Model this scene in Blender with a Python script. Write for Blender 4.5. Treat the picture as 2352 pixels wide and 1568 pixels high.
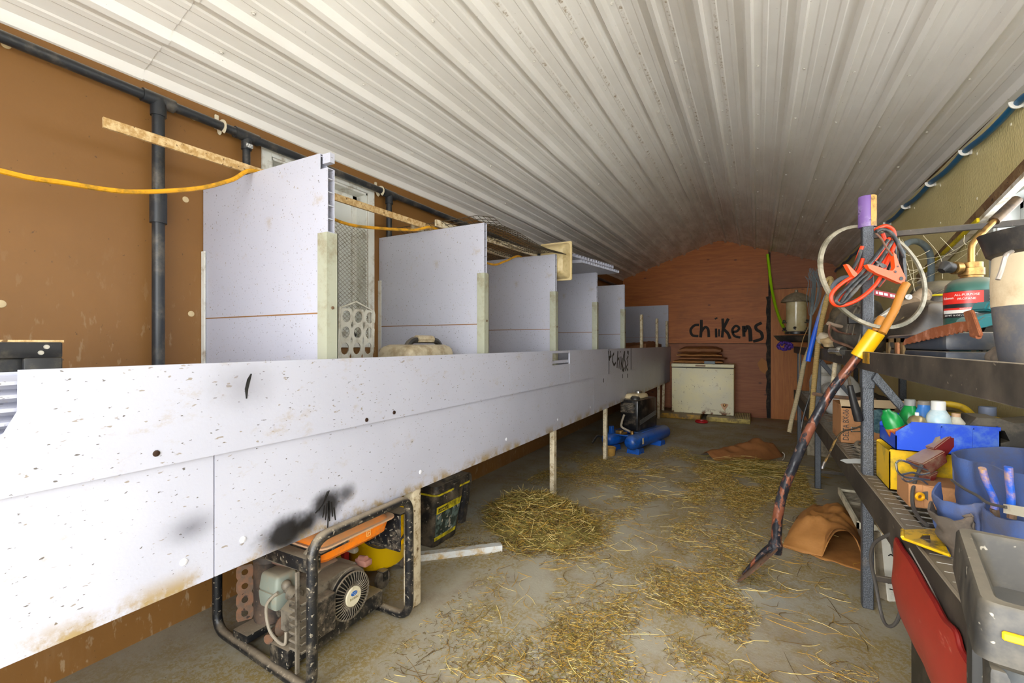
import bpy, bmesh, math, random
from mathutils import Vector, Matrix, noise
for o in list(bpy.data.objects): bpy.data.objects.remove(o)
SC = bpy.context.scene
COL = SC.collection
R = math.radians
# ---------------------------------------------------------------- camera (16 mm lens on full frame, 1.28 m above the floor)
CAMZ = 1.28; YAW = math.atan(564/1045)
cd = bpy.data.cameras.new('camera'); cd.sensor_width = 36; cd.lens = 36*1045/2352; cd.shift_y = 5/2352; cd.clip_start = .02
cam = bpy.data.objects.new('camera', cd); COL.objects.link(cam)
cam.location = (0, 0, CAMZ); cam.rotation_euler = (R(90), 0, YAW); SC.camera = cam
# ---------------------------------------------------------------- daylight
W = bpy.data.worlds.new('World'); SC.world = W; W.use_nodes = True
bg = W.node_tree.nodes['Background']; bg.inputs[0].default_value = (.93, .97, 1.0, 1); bg.inputs[1].default_value = 6.6
def portal(loc, rot, sx, sy, power=0, col=(1, 1, 1)):
    l = bpy.data.lights.new('daylight', 'AREA'); l.shape = 'RECTANGLE'; l.size = sx; l.size_y = sy
    if power: l.energy = power; l.color = col
    else: l.cycles.is_portal = True
    o = bpy.data.objects.new('daylight_opening', l); COL.objects.link(o); o.location = loc; o.rotation_euler = rot
portal((-.30, -.72, 1.22), (R(90), 0, 0), 2.6, 2.42)          # the open barn doors behind the camera
portal((1.28, 1.45, 1.77), (R(90), 0, R(90)), 3.9, .54)          # widened window in the right wall
sd = bpy.data.lights.new('low_sun', 'SUN'); sd.energy = 3.4; sd.angle = R(60); sd.color = (1, .96, .9)   # hazy low sun added behind the open doors to light the far end
so = bpy.data.objects.new('low_sun', sd); COL.objects.link(so); so.rotation_euler = (R(76), 0, R(-16))
vs = SC.view_settings; vs.view_transform = 'Standard'; vs.look = 'None'; vs.gamma = 1; vs.use_curve_mapping = False; vs.exposure = .52
SC.cycles.max_bounces = 12; SC.cycles.diffuse_bounces = 8

# ---------------------------------------------------------------- materials
def srgb(c):
    if isinstance(c, str): c = tuple(int(c[i:i+2], 16)/255 for i in (0, 2, 4))
    return tuple((x/12.92 if x <= .04045 else ((x+.055)/1.055)**2.4) for x in c) + (1,)
MATS = {}
class NT:
    def __init__(s, name):
        s.m = bpy.data.materials.new(name); s.m.use_nodes = True; s.t = s.m.node_tree; s.n = s.t.nodes
        s.b = s.n['Principled BSDF']; s.tc = s.n.new('ShaderNodeTexCoord'); s.co = s.tc.outputs['Object']
        s.geo = None
    def link(s, a, b): s.t.links.new(a, b)
    def map(s, scale=(1, 1, 1), rot=(0, 0, 0), loc=(0, 0, 0)):
        k = s.n.new('ShaderNodeMapping'); k.inputs['Scale'].default_value = scale; k.inputs['Rotation'].default_value = rot; k.inputs['Location'].default_value = loc
        s.link(s.co, k.inputs[0]); return k.outputs[0]
    def noise(s, scale, detail=4, rough=.6, vec=None, dist=0):
        k = s.n.new('ShaderNodeTexNoise'); k.inputs['Scale'].default_value = scale; k.inputs['Detail'].default_value = detail
        k.inputs['Roughness'].default_value = rough; k.inputs['Distortion'].default_value = dist
        s.link(vec or s.co, k.inputs['Vector']); return k.outputs['Fac']
    def voro(s, scale, vec=None, rnd=1):
        k = s.n.new('ShaderNodeTexVoronoi'); k.inputs['Scale'].default_value = scale; k.inputs['Randomness'].default_value = rnd
        s.link(vec or s.co, k.inputs['Vector']); return k.outputs['Distance']
    def ramp(s, fac, lo, hi, a=0, b=1):
        k = s.n.new('ShaderNodeMapRange'); k.interpolation_type = 'SMOOTHSTEP'
        for i, v in ((1, lo), (2, hi), (3, a), (4, b)): k.inputs[i].default_value = v
        s.link(fac, k.inputs[0]); return k.outputs[0]
    def math(s, op, a, b=None, clamp=False):
        k = s.n.new('ShaderNodeMath'); k.operation = op; k.use_clamp = clamp
        for i, v in enumerate((a, b)):
            if v is None: continue
            if isinstance(v, (int, float)): k.inputs[i].default_value = v
            else: s.link(v, k.inputs[i])
        return k.outputs[0]
    def mix(s, fac, a, b):
        k = s.n.new('ShaderNodeMix'); k.data_type = 'RGBA'
        for i, v in ((0, fac), (6, a), (7, b)):
            if isinstance(v, (int, float)): k.inputs[i].default_value = v
            elif isinstance(v, (tuple, str)): k.inputs[i].default_value = srgb(v)
            else: s.link(v, k.inputs[i])
        return k.outputs[2]
    def sep(s):
        k = s.n.new('ShaderNodeSeparateXYZ'); s.link(s.co, k.inputs[0]); return k.outputs
    def up(s):
        k = s.n.new('ShaderNodeNewGeometry'); q = s.n.new('ShaderNodeSeparateXYZ'); s.link(k.outputs['Normal'], q.inputs[0]); return q.outputs[2]
    def spot(s, c, r, soft, stretch=(1, 1, 1)):
        # a stain with a place of its own on the sheet: 1 at its middle, fading to 0
        k = s.n.new('ShaderNodeVectorMath'); k.operation = 'SUBTRACT'; s.link(s.co, k.inputs[0]); k.inputs[1].default_value = c
        k2 = s.n.new('ShaderNodeVectorMath'); k2.operation = 'MULTIPLY'; s.link(k.outputs[0], k2.inputs[0]); k2.inputs[1].default_value = stretch
        k3 = s.n.new('ShaderNodeVectorMath'); k3.operation = 'LENGTH'; s.link(k2.outputs[0], k3.inputs[0])
        d = s.math('ADD', k3.outputs['Value'], s.math('MULTIPLY', s.math('SUBTRACT', s.noise(14, 3), .5), r*.9))
        return s.ramp(d, r-soft, r+soft, 1, 0)
    def done(s, col, rough=.6, metal=0, bump=None, bstr=.2, bdist=.01, spec=None):
        if isinstance(col, (tuple, str)): s.b.inputs['Base Color'].default_value = srgb(col)
        else: s.link(col, s.b.inputs['Base Color'])
        if isinstance(rough, (int, float)): s.b.inputs['Roughness'].default_value = rough
        else: s.link(rough, s.b.inputs['Roughness'])
        s.b.inputs['Metallic'].default_value = metal
        if spec is not None: s.b.inputs['Specular IOR Level'].default_value = spec
        if bump is not None:
            k = s.n.new('ShaderNodeBump'); k.inputs['Strength'].default_value = bstr; k.inputs['Distance'].default_value = bdist
            s.link(bump, k.inputs['Height']); s.link(k.outputs[0], s.b.inputs['Normal'])
        return s.m
def M(name, col=None, rough=.6, metal=0, dirt=None, dust=None, speck=None, bump=0, bscale=60, spec=None):
    # painted / plastic / metal surface with optional grime blotches (colour, scale, amount), settled dust (colour, amount) and specks
    if name in MATS: return MATS[name]
    n = NT(name); c = col
    f = n.noise(bscale, 3)
    if dirt: c = n.mix(n.ramp(n.noise(dirt[1], 6, .7), .62-.5*dirt[2], .85-.5*dirt[2]), c, dirt[0])
    if speck: c = n.mix(n.ramp(n.noise(speck[1], 2, .5), .74-.3*speck[2], .78-.3*speck[2]), c, speck[0])
    if dust: c = n.mix(n.math('MULTIPLY', n.ramp(n.up(), .25, .9), n.ramp(n.noise(9, 5, .7), .2, .6, dust[1]*.55, dust[1])), c, dust[0])
    MATS[name] = n.done(c, rough, metal, f if bump else None, bump, .01, spec); return MATS[name]
DUST = '9c8d78'
# ---------------------------------------------------------------- mesh building
def smooth(bm, ang=38):
    ca = math.cos(R(ang))
    for f in bm.faces: f.smooth = True
    for e in bm.edges:
        if len(e.link_faces) == 2: e.smooth = e.link_faces[0].normal.dot(e.link_faces[1].normal) > ca
def wloc(o):
    v = Vector((0, 0, 0))
    while o is not None: v += o.location; o = o.parent
    return v
def tag(o, label, cat, group=None, kind=None):
    if label: o['label'] = label
    if cat: o['category'] = cat
    if group: o['group'] = group
    if kind: o['kind'] = kind
    return o
def empty(name, loc, label, cat, group=None):
    o = bpy.data.objects.new(name, None); COL.objects.link(o); o.location = loc; o.empty_display_size = .05
    return tag(o, label, cat, group)
class MB:
    """collects shapes (world coordinates, after the matrix m) and links them as ONE mesh object"""
    def __init__(s, m=None): s.bm = bmesh.new(); s.m = m
    def v(s, p):
        p = Vector(p); return s.bm.verts.new(s.m @ p if s.m else p)
    def f(s, vs):
        try: return s.bm.faces.new(vs)
        except ValueError: return None
    def hexa(s, P):  # 8 corners: bottom 4 ccw, top 4
        v = [s.v(p) for p in P]
        for q in ((3, 2, 1, 0), (4, 5, 6, 7), (0, 1, 5, 4), (1, 2, 6, 5), (2, 3, 7, 6), (3, 0, 4, 7)): s.f([v[i] for i in q])
        return v
    def box(s, x0, x1, y0, y1, z0, z1, bev=0, seg=2):
        v = s.hexa([(x0, y0, z0), (x1, y0, z0), (x1, y1, z0), (x0, y1, z0), (x0, y0, z1), (x1, y0, z1), (x1, y1, z1), (x0, y1, z1)])
        if bev:
            es = list({e for w in v for e in w.link_edges})
            bmesh.ops.bevel(s.bm, geom=es, offset=bev, segments=seg, affect='EDGES', profile=.5)
        return s
    def taper(s, c, b, t, z0, z1, bev=0, seg=2):  # box with bottom half sizes b and top half sizes t round centre c
        x, y = c; v = s.hexa([(x-b[0], y-b[1], z0), (x+b[0], y-b[1], z0), (x+b[0], y+b[1], z0), (x-b[0], y+b[1], z0), (x-t[0], y-t[1], z1), (x+t[0], y-t[1], z1), (x+t[0], y+t[1], z1), (x-t[0], y+t[1], z1)])
        if bev: bmesh.ops.bevel(s.bm, geom=list({e for w in v for e in w.link_edges}), offset=bev, segments=seg, affect='EDGES', profile=.5)
        return s
    def rings(s, rings, cap=True, closed=False):
        V = [[s.v(p) for p in r] for r in rings]; n = len(V[0])
        pairs = list(zip(V, V[1:])) + ([(V[-1], V[0])] if closed else [])
        for a, b in pairs:
            for i in range(n): s.f([a[i], a[(i+1) % n], b[(i+1) % n], b[i]])
        if cap and not closed: s.f(V[0][::-1]); s.f(V[-1])
        return s
    def tube(s, pts, r, n=10, cap=True, closed=False, flat=1):
        pts = [Vector(p) for p in pts]; rs = r if isinstance(r, (list, tuple)) else [r]*len(pts)
        rings = []; up = None
        for i, p in enumerate(pts):
            if closed: d = pts[(i+1) % len(pts)]-pts[i-1]
            else: d = (pts[min(i+1, len(pts)-1)]-pts[max(i-1, 0)])
            d = d.normalized() if d.length > 1e-9 else Vector((0, 0, 1))
            if up is None: up = Vector((0, 0, 1)) if abs(d.z) < .9 else Vector((1, 0, 0))
            x = d.cross(up); x = x.normalized() if x.length > 1e-6 else d.orthogonal().normalized()
            y = x.cross(d).normalized(); up = y
            rings.append([p+x*math.cos(2*math.pi*k/n)*rs[i]+y*math.sin(2*math.pi*k/n)*rs[i]*flat for k in range(n)])
        return s.rings(rings, cap, closed)
    def cyl(s, a, b, r, r2=None, n=16): return s.tube([a, b], [r, r if r2 is None else r2], n)
    def lathe(s, c, prof, n=24, axis='z', cap=True):
        c = Vector(c); rings = []
        for r, h in prof:
            ring = []
            for k in range(n):
                a = 2*math.pi*k/n; u, w = max(r, 1e-4)*math.cos(a), max(r, 1e-4)*math.sin(a)
                ring.append(c+(Vector((u, w, h)) if axis == 'z' else Vector((h, u, w)) if axis == 'x' else Vector((w, h, u))))
            rings.append(ring)
        return s.rings(rings, cap)
    def ball(s, c, r, n=14):
        rx, ry, rz = r if isinstance(r, (tuple, list)) else (r, r, r); c = Vector(c); k = n//2
        return s.rings([[c+Vector((rx*math.sin(math.pi*(j+.02)/(k+.04))*math.cos(2*math.pi*i/n), ry*math.sin(math.pi*(j+.02)/(k+.04))*math.sin(2*math.pi*i/n), -rz*math.cos(math.pi*(j+.02)/(k+.04)))) for i in range(n)] for j in range(k+1)])
    def prism(s, out, d, origin=(0, 0, 0), U=(1, 0, 0), Vv=(0, 0, 1)):  # outline in the U,V plane, swept along vector d
        o, U, Vv, d = Vector(origin), Vector(U), Vector(Vv), Vector(d)
        a = [s.v(o+U*x+Vv*y) for x, y in out]; b = [s.v(o+U*x+Vv*y+d) for x, y in out]; n = len(a)
        s.f(a); s.f(b[::-1])
        for i in range(n): s.f([a[i], b[i], b[(i+1) % n], a[(i+1) % n]])
        return s
    def grid(s, fn, nu, nv, thick=0):
        g = [[s.v(fn(i/nu, j/nv)) for j in range(nv+1)] for i in range(nu+1)]
        fs = [s.f([g[i][j], g[i+1][j], g[i+1][j+1], g[i][j+1]]) for i in range(nu) for j in range(nv)]
        if thick: bmesh.ops.recalc_face_normals(s.bm, faces=[f for f in fs if f]); bmesh.ops.solidify(s.bm, geom=[f for f in fs if f], thickness=thick)
        return s
    def ribbon(s, pts, w, d, nrm):  # flat brush stroke of width w and depth d along pts on a surface with normal nrm
        nrm = Vector(nrm); pts = [Vector(p) for p in pts]; L, Rr = [], []
        for i, p in enumerate(pts):
            t = (pts[min(i+1, len(pts)-1)]-pts[max(i-1, 0)]).normalized(); sd = t.cross(nrm).normalized()*(w if not isinstance(w, list) else w[i])*.5
            L.append(p+sd); Rr.append(p-sd)
        a = [(s.v(l), s.v(l+nrm*d), s.v(r+nrm*d), s.v(r)) for l, r in zip(L, Rr)]
        for q, w2 in zip(a, a[1:]):
            for k in range(4): s.f([q[k], q[(k+1) % 4], w2[(k+1) % 4], w2[k]])
        s.f(a[0][::-1]); s.f(a[-1]); return s
    def build(s, name, m, parent=None, ang=38, loc=None, recalc=True):
        if recalc: bmesh.ops.recalc_face_normals(s.bm, faces=s.bm.faces[:])
        s.bm.normal_update(); smooth(s.bm, ang)
        if parent is not None: off = wloc(parent)
        elif loc is not None: off = Vector(loc)
        else:
            xs = [v.co.x for v in s.bm.verts]; ys = [v.co.y for v in s.bm.verts]; zs = [v.co.z for v in s.bm.verts]
            off = Vector(((min(xs)+max(xs))/2, (min(ys)+max(ys))/2, min(zs)))
        for v in s.bm.verts: v.co -= off
        me = bpy.data.meshes.new(name); s.bm.to_mesh(me); s.bm.free(); me.materials.append(m)
        o = bpy.data.objects.new(name, me); COL.objects.link(o)
        if parent is not None: o.parent = parent
        else: o.location = off
        return o
def spline(pts, n=8, closed=False):  # Catmull-Rom through pts
    P = [Vector(p) for p in pts]; out = []; L = len(P)
    for i in range(L if closed else L-1):
        g = (lambda k: P[k % L]) if closed else (lambda k: P[min(max(k, 0), L-1)])
        a, b, c, d = g(i-1), g(i), g(i+1), g(i+2)
        for k in range(n):
            t = k/n; out.append(.5*((2*b)+(c-a)*t+(2*a-5*b+4*c-d)*t*t+(3*b-a-3*c+d)*t**3))
    if not closed: out.append(P[-1])
    return out
def rounded(pts, r, n=5):  # polyline with its inner corners rounded to radius r
    P = [Vector(p) for p in pts]; out = [P[0]]
    for a, b, c in zip(P, P[1:], P[2:]):
        d1, d2 = (a-b), (c-b); q = min(r, d1.length*.49, d2.length*.49); s, e = b+d1.normalized()*q, b+d2.normalized()*q
        for k in range(n+1):
            t = k/n; out.append(s*(1-t)**2+b*2*t*(1-t)+e*t*t)
    return out+[P[-1]]
def at(u, v, X=None, Y=None, Z=None, t=None):
    """the place in the shed seen at photo pixel (u, v) at a known X, Y or height"""
    s, c = math.sin(YAW), math.cos(YAW); a, b = (u-1176)/1045, (789-v)/1045; d = Vector((a*c-s, a*s+c, b))
    if X is not None: t = X/d.x
    elif Y is not None: t = Y/d.y
    elif Z is not None: t = (Z-CAMZ)/d.z
    return Vector((0, 0, CAMZ))+d*t
def text_mesh(txt, size, m, name, parent, place, depth=.0006, fn=None, align='CENTER'):
    """lettering as a thin mesh: place(x, y, z) maps the flat letter to the surface"""
    cu = bpy.data.curves.new('lettering', 'FONT'); cu.body = txt; cu.size = size; cu.align_x = align; cu.align_y = 'CENTER'; cu.extrude = depth/2; cu.resolution_u = 2
    o = bpy.data.objects.new('lettering', cu); COL.objects.link(o); dg = bpy.context.evaluated_depsgraph_get(); dg.update()
    me = bpy.data.meshes.new_from_object(o.evaluated_get(dg)); bpy.data.objects.remove(o); bpy.data.curves.remove(cu)
    off = wloc(parent)
    for v in me.vertices: v.co = Vector(place(v.co.x, v.co.y, v.co.z))-off
    me.materials.clear(); me.materials.append(m); r = bpy.data.objects.new(name, me); COL.objects.link(r); r.parent = parent; return r
def copy_tree(o, loc, label=None, parent=None):
    c = o.copy(); COL.objects.link(c)
    if parent is not None: c.parent = parent
    else: c.location = loc
    if label: c['label'] = label
    for ch in [k for k in bpy.data.objects if k.parent == o]: copy_tree(ch, None, None, c)
    return c
RND = random.Random(7)
# ================================================================ THE SHED
XL, XR, YB, YF = -2.34, 1.12, 8.95, -.75
XM = (XL+XR)/2
def zceil(x, y):
    zl, zr, zm = 2.435+.0135*y, 2.50+.006*y, 3.135+.002*y
    mL, mR, w, dx = (zm-zl)/(XM-XL), -(zm-zr)/(XR-XM), .16, x-XM
    if dx < -w: return zm+mL*dx
    if dx > w: return zm+mR*dx
    c, b = (mR-mL)/(4*w), (mL+mR)/2; a = zm-mL*w-(-b*w+c*w*w)
    return a+b*dx+c*dx*dx
# --- wall finishes
n = NT('ochre_wall_paint')
c = n.mix(n.ramp(n.noise(1.3, 5), .3, .75), '7c5527', '875d2c')
z = n.sep()[2]
low = n.ramp(z, 1.9, .9)                                         # droppings splashed on the lower wall
c = n.mix(n.math('MULTIPLY', low, n.ramp(n.noise(38, 3, .6, n.map((1, 1, .35))), .6, .7, 0, .55)), c, 'b09a7c')
c = n.mix(n.ramp(n.noise(55, 2), .72, .76, 0, .7), c, '4a3420')
c = n.mix(n.math('MULTIPLY', low, n.ramp(n.noise(5, 6, .7, n.map((1, 1, .25))), .5, .8, 0, .5)), c, '9d8365')
M_OCHRE = n.done(c, .5, 0, n.noise(40, 3), .05)
n = NT('cream_embossed_panel')
c = n.mix(n.ramp(n.noise(2, 5), .3, .8), 'e6d69c', 'dac98c')
c = n.mix(n.ramp(n.noise(45, 2), .75, .78), c, '5b4c35')
M_CREAM = n.done(c, .45, 0, n.voro(95, n.map((1, 1, .6))), .35, .006)
def plywood(name, a, b, knot, vert=False):
    n = NT(name); mp = n.map((1.1, 1, 14)) if not vert else n.map((12, 1, 1))
    g = n.noise(1.6, 7, .65, mp, 1.2); c = n.mix(n.ramp(g, .3, .72), a, b)
    fine = n.noise(5, 5, .7, n.map((2, 1, 60) if not vert else (50, 1, 2)))
    c = n.mix(n.ramp(fine, .55, .75, 0, .5), c, knot)
    kn = n.voro(3.3, n.map((1, .01, 1.7))); c = n.mix(n.ramp(kn, .13, .03, 0, .85), c, knot)
    c = n.mix(n.ramp(n.noise(1.1, 4), .55, .8, 0, .45), c, '3c2414')
    return n.done(c, .55, 0, fine, .15, .004)
M_PLY = plywood('plywood_orange', 'b4661f', '98500f', '5f2c0a')
M_PLY2 = plywood('plywood_brown', '98592a', '824417', '4f260e')
M_PLY3 = plywood('plywood_light', 'bd7630', 'a55f22', '6b3812', True)
M_DARKSTRIP = M('tarred_gap', '1d1814', .8, 0, ('4a3a2c', 9, .35))
n = NT('grey_painted_concrete')
c = n.mix(n.ramp(n.noise(1.2, 6, .65), .3, .7), 'a6a08e', '978d78')
c = n.mix(n.ramp(n.noise(3.1, 7, .7), .48, .72, 0, .75), c, '8b7c6a')
c = n.mix(n.ramp(n.noise(.9, 5, .7, n.map(loc=(3, 1, 0))), .56, .72, 0, .55), c, 'a5adaf')
sx, sy, sz = n.sep()
far = n.ramp(sy, 3.2, 7.0, 0, .55); c = n.mix(n.math('MULTIPLY', far, n.ramp(n.noise(1.5, 6), .25, .6)), c, '857258')  # trodden dirt towards the freezer
chaff = n.math('MULTIPLY', n.ramp(n.noise(2.3, 5, .7), .42, .58), n.math('MULTIPLY', n.ramp(n.noise(75, 4, .75), .44, .54), n.ramp(sx, -2.0, -1.2)))
chaff = n.math('MULTIPLY', chaff, n.ramp(sy, 7.2, 5.6)); c = n.mix(n.math('MULTIPLY', chaff, .8), c, '8a7434')
c = n.mix(n.ramp(n.noise(120, 2), .7, .74, 0, .8), c, '3d3426')
M_FLOOR = n.done(c, .7, 0, n.noise(70, 5, .7), .25, .006)
n = NT('white_ribbed_steel')
sx, sy, sz = n.sep()
c = n.mix(n.ramp(n.noise(1.4, 5, .65, n.map((1, .45, 1))), .3, .75), 'f2f0ec', 'e0dcd6')
c = n.mix(n.math('MULTIPLY', n.ramp(sy, 3.5, 8.5, 0, .6), n.ramp(n.noise(2.2, 6, .7, n.map((3, .7, 1))), .3, .65)), c, '9a8f86')      # cobwebby dust at the far end
ph = n.math('FRACT', n.math('ADD', n.math('DIVIDE', n.math('ADD', sx, 200.043), .23), .5))
edge = n.math('MULTIPLY', n.ramp(n.math('ABSOLUTE', n.math('SUBTRACT', ph, .405)), .055, .02), n.ramp(n.noise(30, 5, .75), .5, .66))
band = n.math('MULTIPLY', n.ramp(sx, -1.6, -.9), n.ramp(sx, .1, -.3))
c = n.mix(n.math('MULTIPLY', edge, n.math('MULTIPLY', band, .85)), c, '8c7248')
c = n.mix(n.ramp(n.noise(60, 2), .74, .77, 0, .6), c, '6d5d48')
M_CEIL = n.done(c, n.ramp(n.noise(1.8, 3), .3, .7, .3, .42), 0, n.noise(2.6, 2, .5, n.map((1, .8, 1))), .12, .05)
M_WHITETRIM = M('white_trim', 'dcdcd4', .45, 0, ('a89d88', 12, .25))
# --- floor
MB().box(XL-.02, XR+.02, YF, YB+.02, -.1, 0).build('floor', M_FLOOR)['kind'] = 'structure'
MB().box(-6, 6, -9, YF, -.14, -.02).build('ground', M('bounce_ground', 'd8d4cc', .9, 0, ('c0b8a8', 6, .5)))['kind'] = 'structure'  # unseen pale ground added outside to bounce daylight indoors
# --- long walls, each with its window opening
def wall_side(name, x0, x1, wy0, wy1, wz0, wz1, m, edge):
    b = MB(); top = lambda y: zceil(edge, y)+.05
    def slab(y0, y1, za, zb):
        za0, za1 = (za, za) if not callable(za) else (za(y0), za(y1)); zb0, zb1 = (zb, zb) if not callable(zb) else (zb(y0), zb(y1))
        b.hexa([(x0, y0, za0), (x1, y0, za0), (x1, y1, za1), (x0, y1, za1), (x0, y0, zb0), (x1, y0, zb0), (x1, y1, zb1), (x0, y1, zb1)])
    slab(YF, wy0, -.1, top); slab(wy1, YB+.1, -.1, top); slab(wy0, wy1, -.1, wz0); slab(wy0, wy1, wz1, top)
    o = b.build(name, m); o['kind'] = 'structure'; return o
WL = (1.56, 2.26, 1.31, 2.30); WR = (-.45, 3.36, 1.50, 2.03)  # right window stretched past the view to add light from the side
wl = wall_side('wall_left', XL-.12, XL, *WL, M_OCHRE, XL)
wr = wall_side('wall_right', XR, XR+.12, *WR, M_CREAM, XR)
# pale nail caps in the ochre sheets and the cream ones
b = MB()
for y in (.55, 1.16, 2.9, 3.5, 4.1, 4.7, 5.3, 5.9):
    for z in (2.33+.0135*y, 1.95, 1.42, .93, .36):
        if WL[0] < y < WL[1] and WL[2]-.1 < z < WL[3]+.1: continue
        b.lathe((XL, y+.02*math.sin(z*9), z), [(.014, 0), (.013, .002), (.006, .004)], 12, 'x')
b.build('nail_caps', M('nail_cap', 'c9b48c', .5), wl)
b = MB()
for y in (1.9, 2.3, 2.75, 3.2, 3.6, 4.2, 4.8, 5.5):
    for z in (2.38, 2.12, 1.8, 1.1, .6):
        if WR[0]-.03 < y < WR[1]+.03 and WR[2] < z < WR[3]+.05: continue
        b.lathe((XR, y, z), [(.009, 0), (.008, -.002), (.003, -.004)], 10, 'x')
b.build('nail_caps', M('cream_cap', 'e6dcc0', .4), wr)
# --- windows
M_GLASS = bpy.data.materials.new('window_glass'); M_GLASS.use_nodes = True
_n = M_GLASS.node_tree.nodes; _b = _n['Principled BSDF']; _b.inputs['Transmission Weight'].default_value = 1; _b.inputs['Roughness'].default_value = .02; _b.inputs['IOR'].default_value = 1.05
def window(name, wy0, wy1, wz0, wz1, xin, sgn, m, pane):
    root = bpy.data.objects.new(name, None); COL.objects.link(root); root.location = (xin, (wy0+wy1)/2, wz0); root['kind'] = 'structure'
    o = xin+sgn*.12; w = .055
    b = MB()                                                      # casing round the opening, on the room side
    a0, a1 = sorted((xin, xin-sgn*.012))
    for y0, y1, z0, z1 in ((wy0-w, wy0, wz0-w, wz1+w), (wy1, wy1+w, wz0-w, wz1+w), (wy0, wy1, wz1, wz1+w), (wy0, wy1, wz0-w, wz0)): b.box(a0, a1, y0, y1, z0, z1, .002, 1)
    c0, c1 = sorted((xin, o))
    for y0, y1, z0, z1 in ((wy0, wy0+.012, wz0, wz1), (wy1-.012, wy1, wz0, wz1), (wy0, wy1, wz1-.012, wz1), (wy0, wy1, wz0, wz0+.012)): b.box(c0, c1, y0, y1, z0, z1)
    b.build('window_casing', m, root)
    d0, d1 = sorted((o-sgn*.035, o-sgn*.005)); b = MB(); s = .04; y0, y1, z0, z1 = wy0+.012, wy1-.012, wz0+.012, wz1-.012; zm = (z0+z1)/2
    for q in ((y0, y0+s, z0, z1), (y1-s, y1, z0, z1), (y0, y1, z0, z0+s), (y0, y1, z1-s, z1)): b.box(d0, d1, *q, .003, 1)
    b.build('window_sash', m, root)
    MB().box((d0+d1)/2-.002, (d0+d1)/2+.002, y0+s, y1-s, z0+s, z1-s).build('window_pane', pane, root)
window('window_1', *WL, XL, -1, M_WHITETRIM, M('opaque_white_pane', 'd9dbd6', .6))  # opaque white pane in place of glass, keeps this opening from glaring
window('window_2', *WR, XR, 1, M('grey_vinyl', 'b9bcb8', .4), M_GLASS)
# --- ceiling: three runs of ribbed steel sheet, lapped
def rib(x):
    p = ((x+.043)/.23+.5) % 1-.5; d = abs(p)*.23
    h = .032*min(1, max(0, (.026-d)/.013))
    for q in (-.333, .333):
        e = abs(p-q)*.23; h = max(h, .008*min(1, max(0, (.016-e)/.010)))
    return h
xs = []
k0 = int((XL-.1)/.23)-2
for k in range(k0, 12):
    for p in (-.026, -.012, .012, .026, .0606, .0667, .0868, .0927, .1373, .1432, .1633, .1694): xs.append(k*.23-.043+p)
xs = [XL]+[x for x in sorted(xs) if XL+.004 < x < XR-.004]+[XR]
def sheet(y0, y1, lift):
    b = MB(); ny = max(4, int((y1-y0)/.2)); rows = []
    for j in range(ny+1):
        y = y0+(y1-y0)*j/ny
        rows.append([b.v((x, y, zceil(x, y)-rib(x)-lift+.006*(noise.noise((x*.7, y*1.1, 3)))+.003*noise.noise((x*2.2, y*2.6, 9)))) for x in xs])
    fs = [b.f([rows[j][i], rows[j+1][i], rows[j+1][i+1], rows[j][i+1]]) for j in range(ny) for i in range(len(xs)-1)]
    o = b.build('ceiling', M_CEIL, None, 25, loc=(0, 0, 0), recalc=False); o['kind'] = 'structure'
    return o
c1 = sheet(YF, .97, .004); c2 = sheet(.94, 4.82, .0); c3 = sheet(4.79, YB+.02, .004)
MB().prism([(XL-.12, zceil(XL, 0)+.08), (XM, zceil(XM, 0)+.12), (XR+.12, zceil(XR, 0)+.1), (XR+.12, 3.6), (XL-.12, 3.6)], (0, YB-YF+.1, 0), (0, YF, 0)).build('roof', M('roof_deck', '6b5a45', .8))['kind'] = 'structure'
def screws(ys, sheet_o, lift):
    b = MB(); x = -.043+.23*k0+.045
    while x < XR-.05:
        if x > XL+.05:
            for y in ys:
                z = zceil(x, y)-lift; b.lathe((x, y, z+.001), [(.010, 0), (.010, -.003), (.0055, -.004), (.005, -.009)], 8)
        x += .23
    b.build('roofing_screws', M('screw_head', 'd8d4cc', .3), sheet_o)
screws((.3,), c1, .004); screws((1.15, 1.75, 2.4, 3.05, 3.7, 4.35), c2, 0); screws((4.9, 5.6, 6.3, 7.0, 7.7, 8.4), c3, .004)
# flat white flashing where the steel meets the left wall
b = MB(); b.hexa([(XL, YF, zceil(XL, YF)-.010), (XL+.006, YF, zceil(XL, YF)-.010), (XL+.006, YB, zceil(XL, YB)-.010), (XL, YB, zceil(XL, YB)-.010), (XL, YF, zceil(XL, YF)), (XL+.006, YF, zceil(XL, YF)), (XL+.006, YB, zceil(XL, YB)), (XL, YB, zceil(XL, YB))])
b.build('trim_1', M_WHITETRIM)['kind'] = 'structure'
# dark timber line where the right roof slope meets the cream wall
b = MB(); b.hexa([(XR-.012, YF, zceil(XR, YF)-.03), (XR, YF, zceil(XR, YF)-.03), (XR, YB, zceil(XR, YB)-.03), (XR-.012, YB, zceil(XR, YB)-.03), (XR-.012, YF, zceil(XR, YF)), (XR, YF, zceil(XR, YF)), (XR, YB, zceil(XR, YB)), (XR-.012, YB, zceil(XR, YB))])
b.build('trim_2', M('stained_batten', '4e3623', .8, 0, ('8a6b4a', 14, .4)))['kind'] = 'structure'
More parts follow.
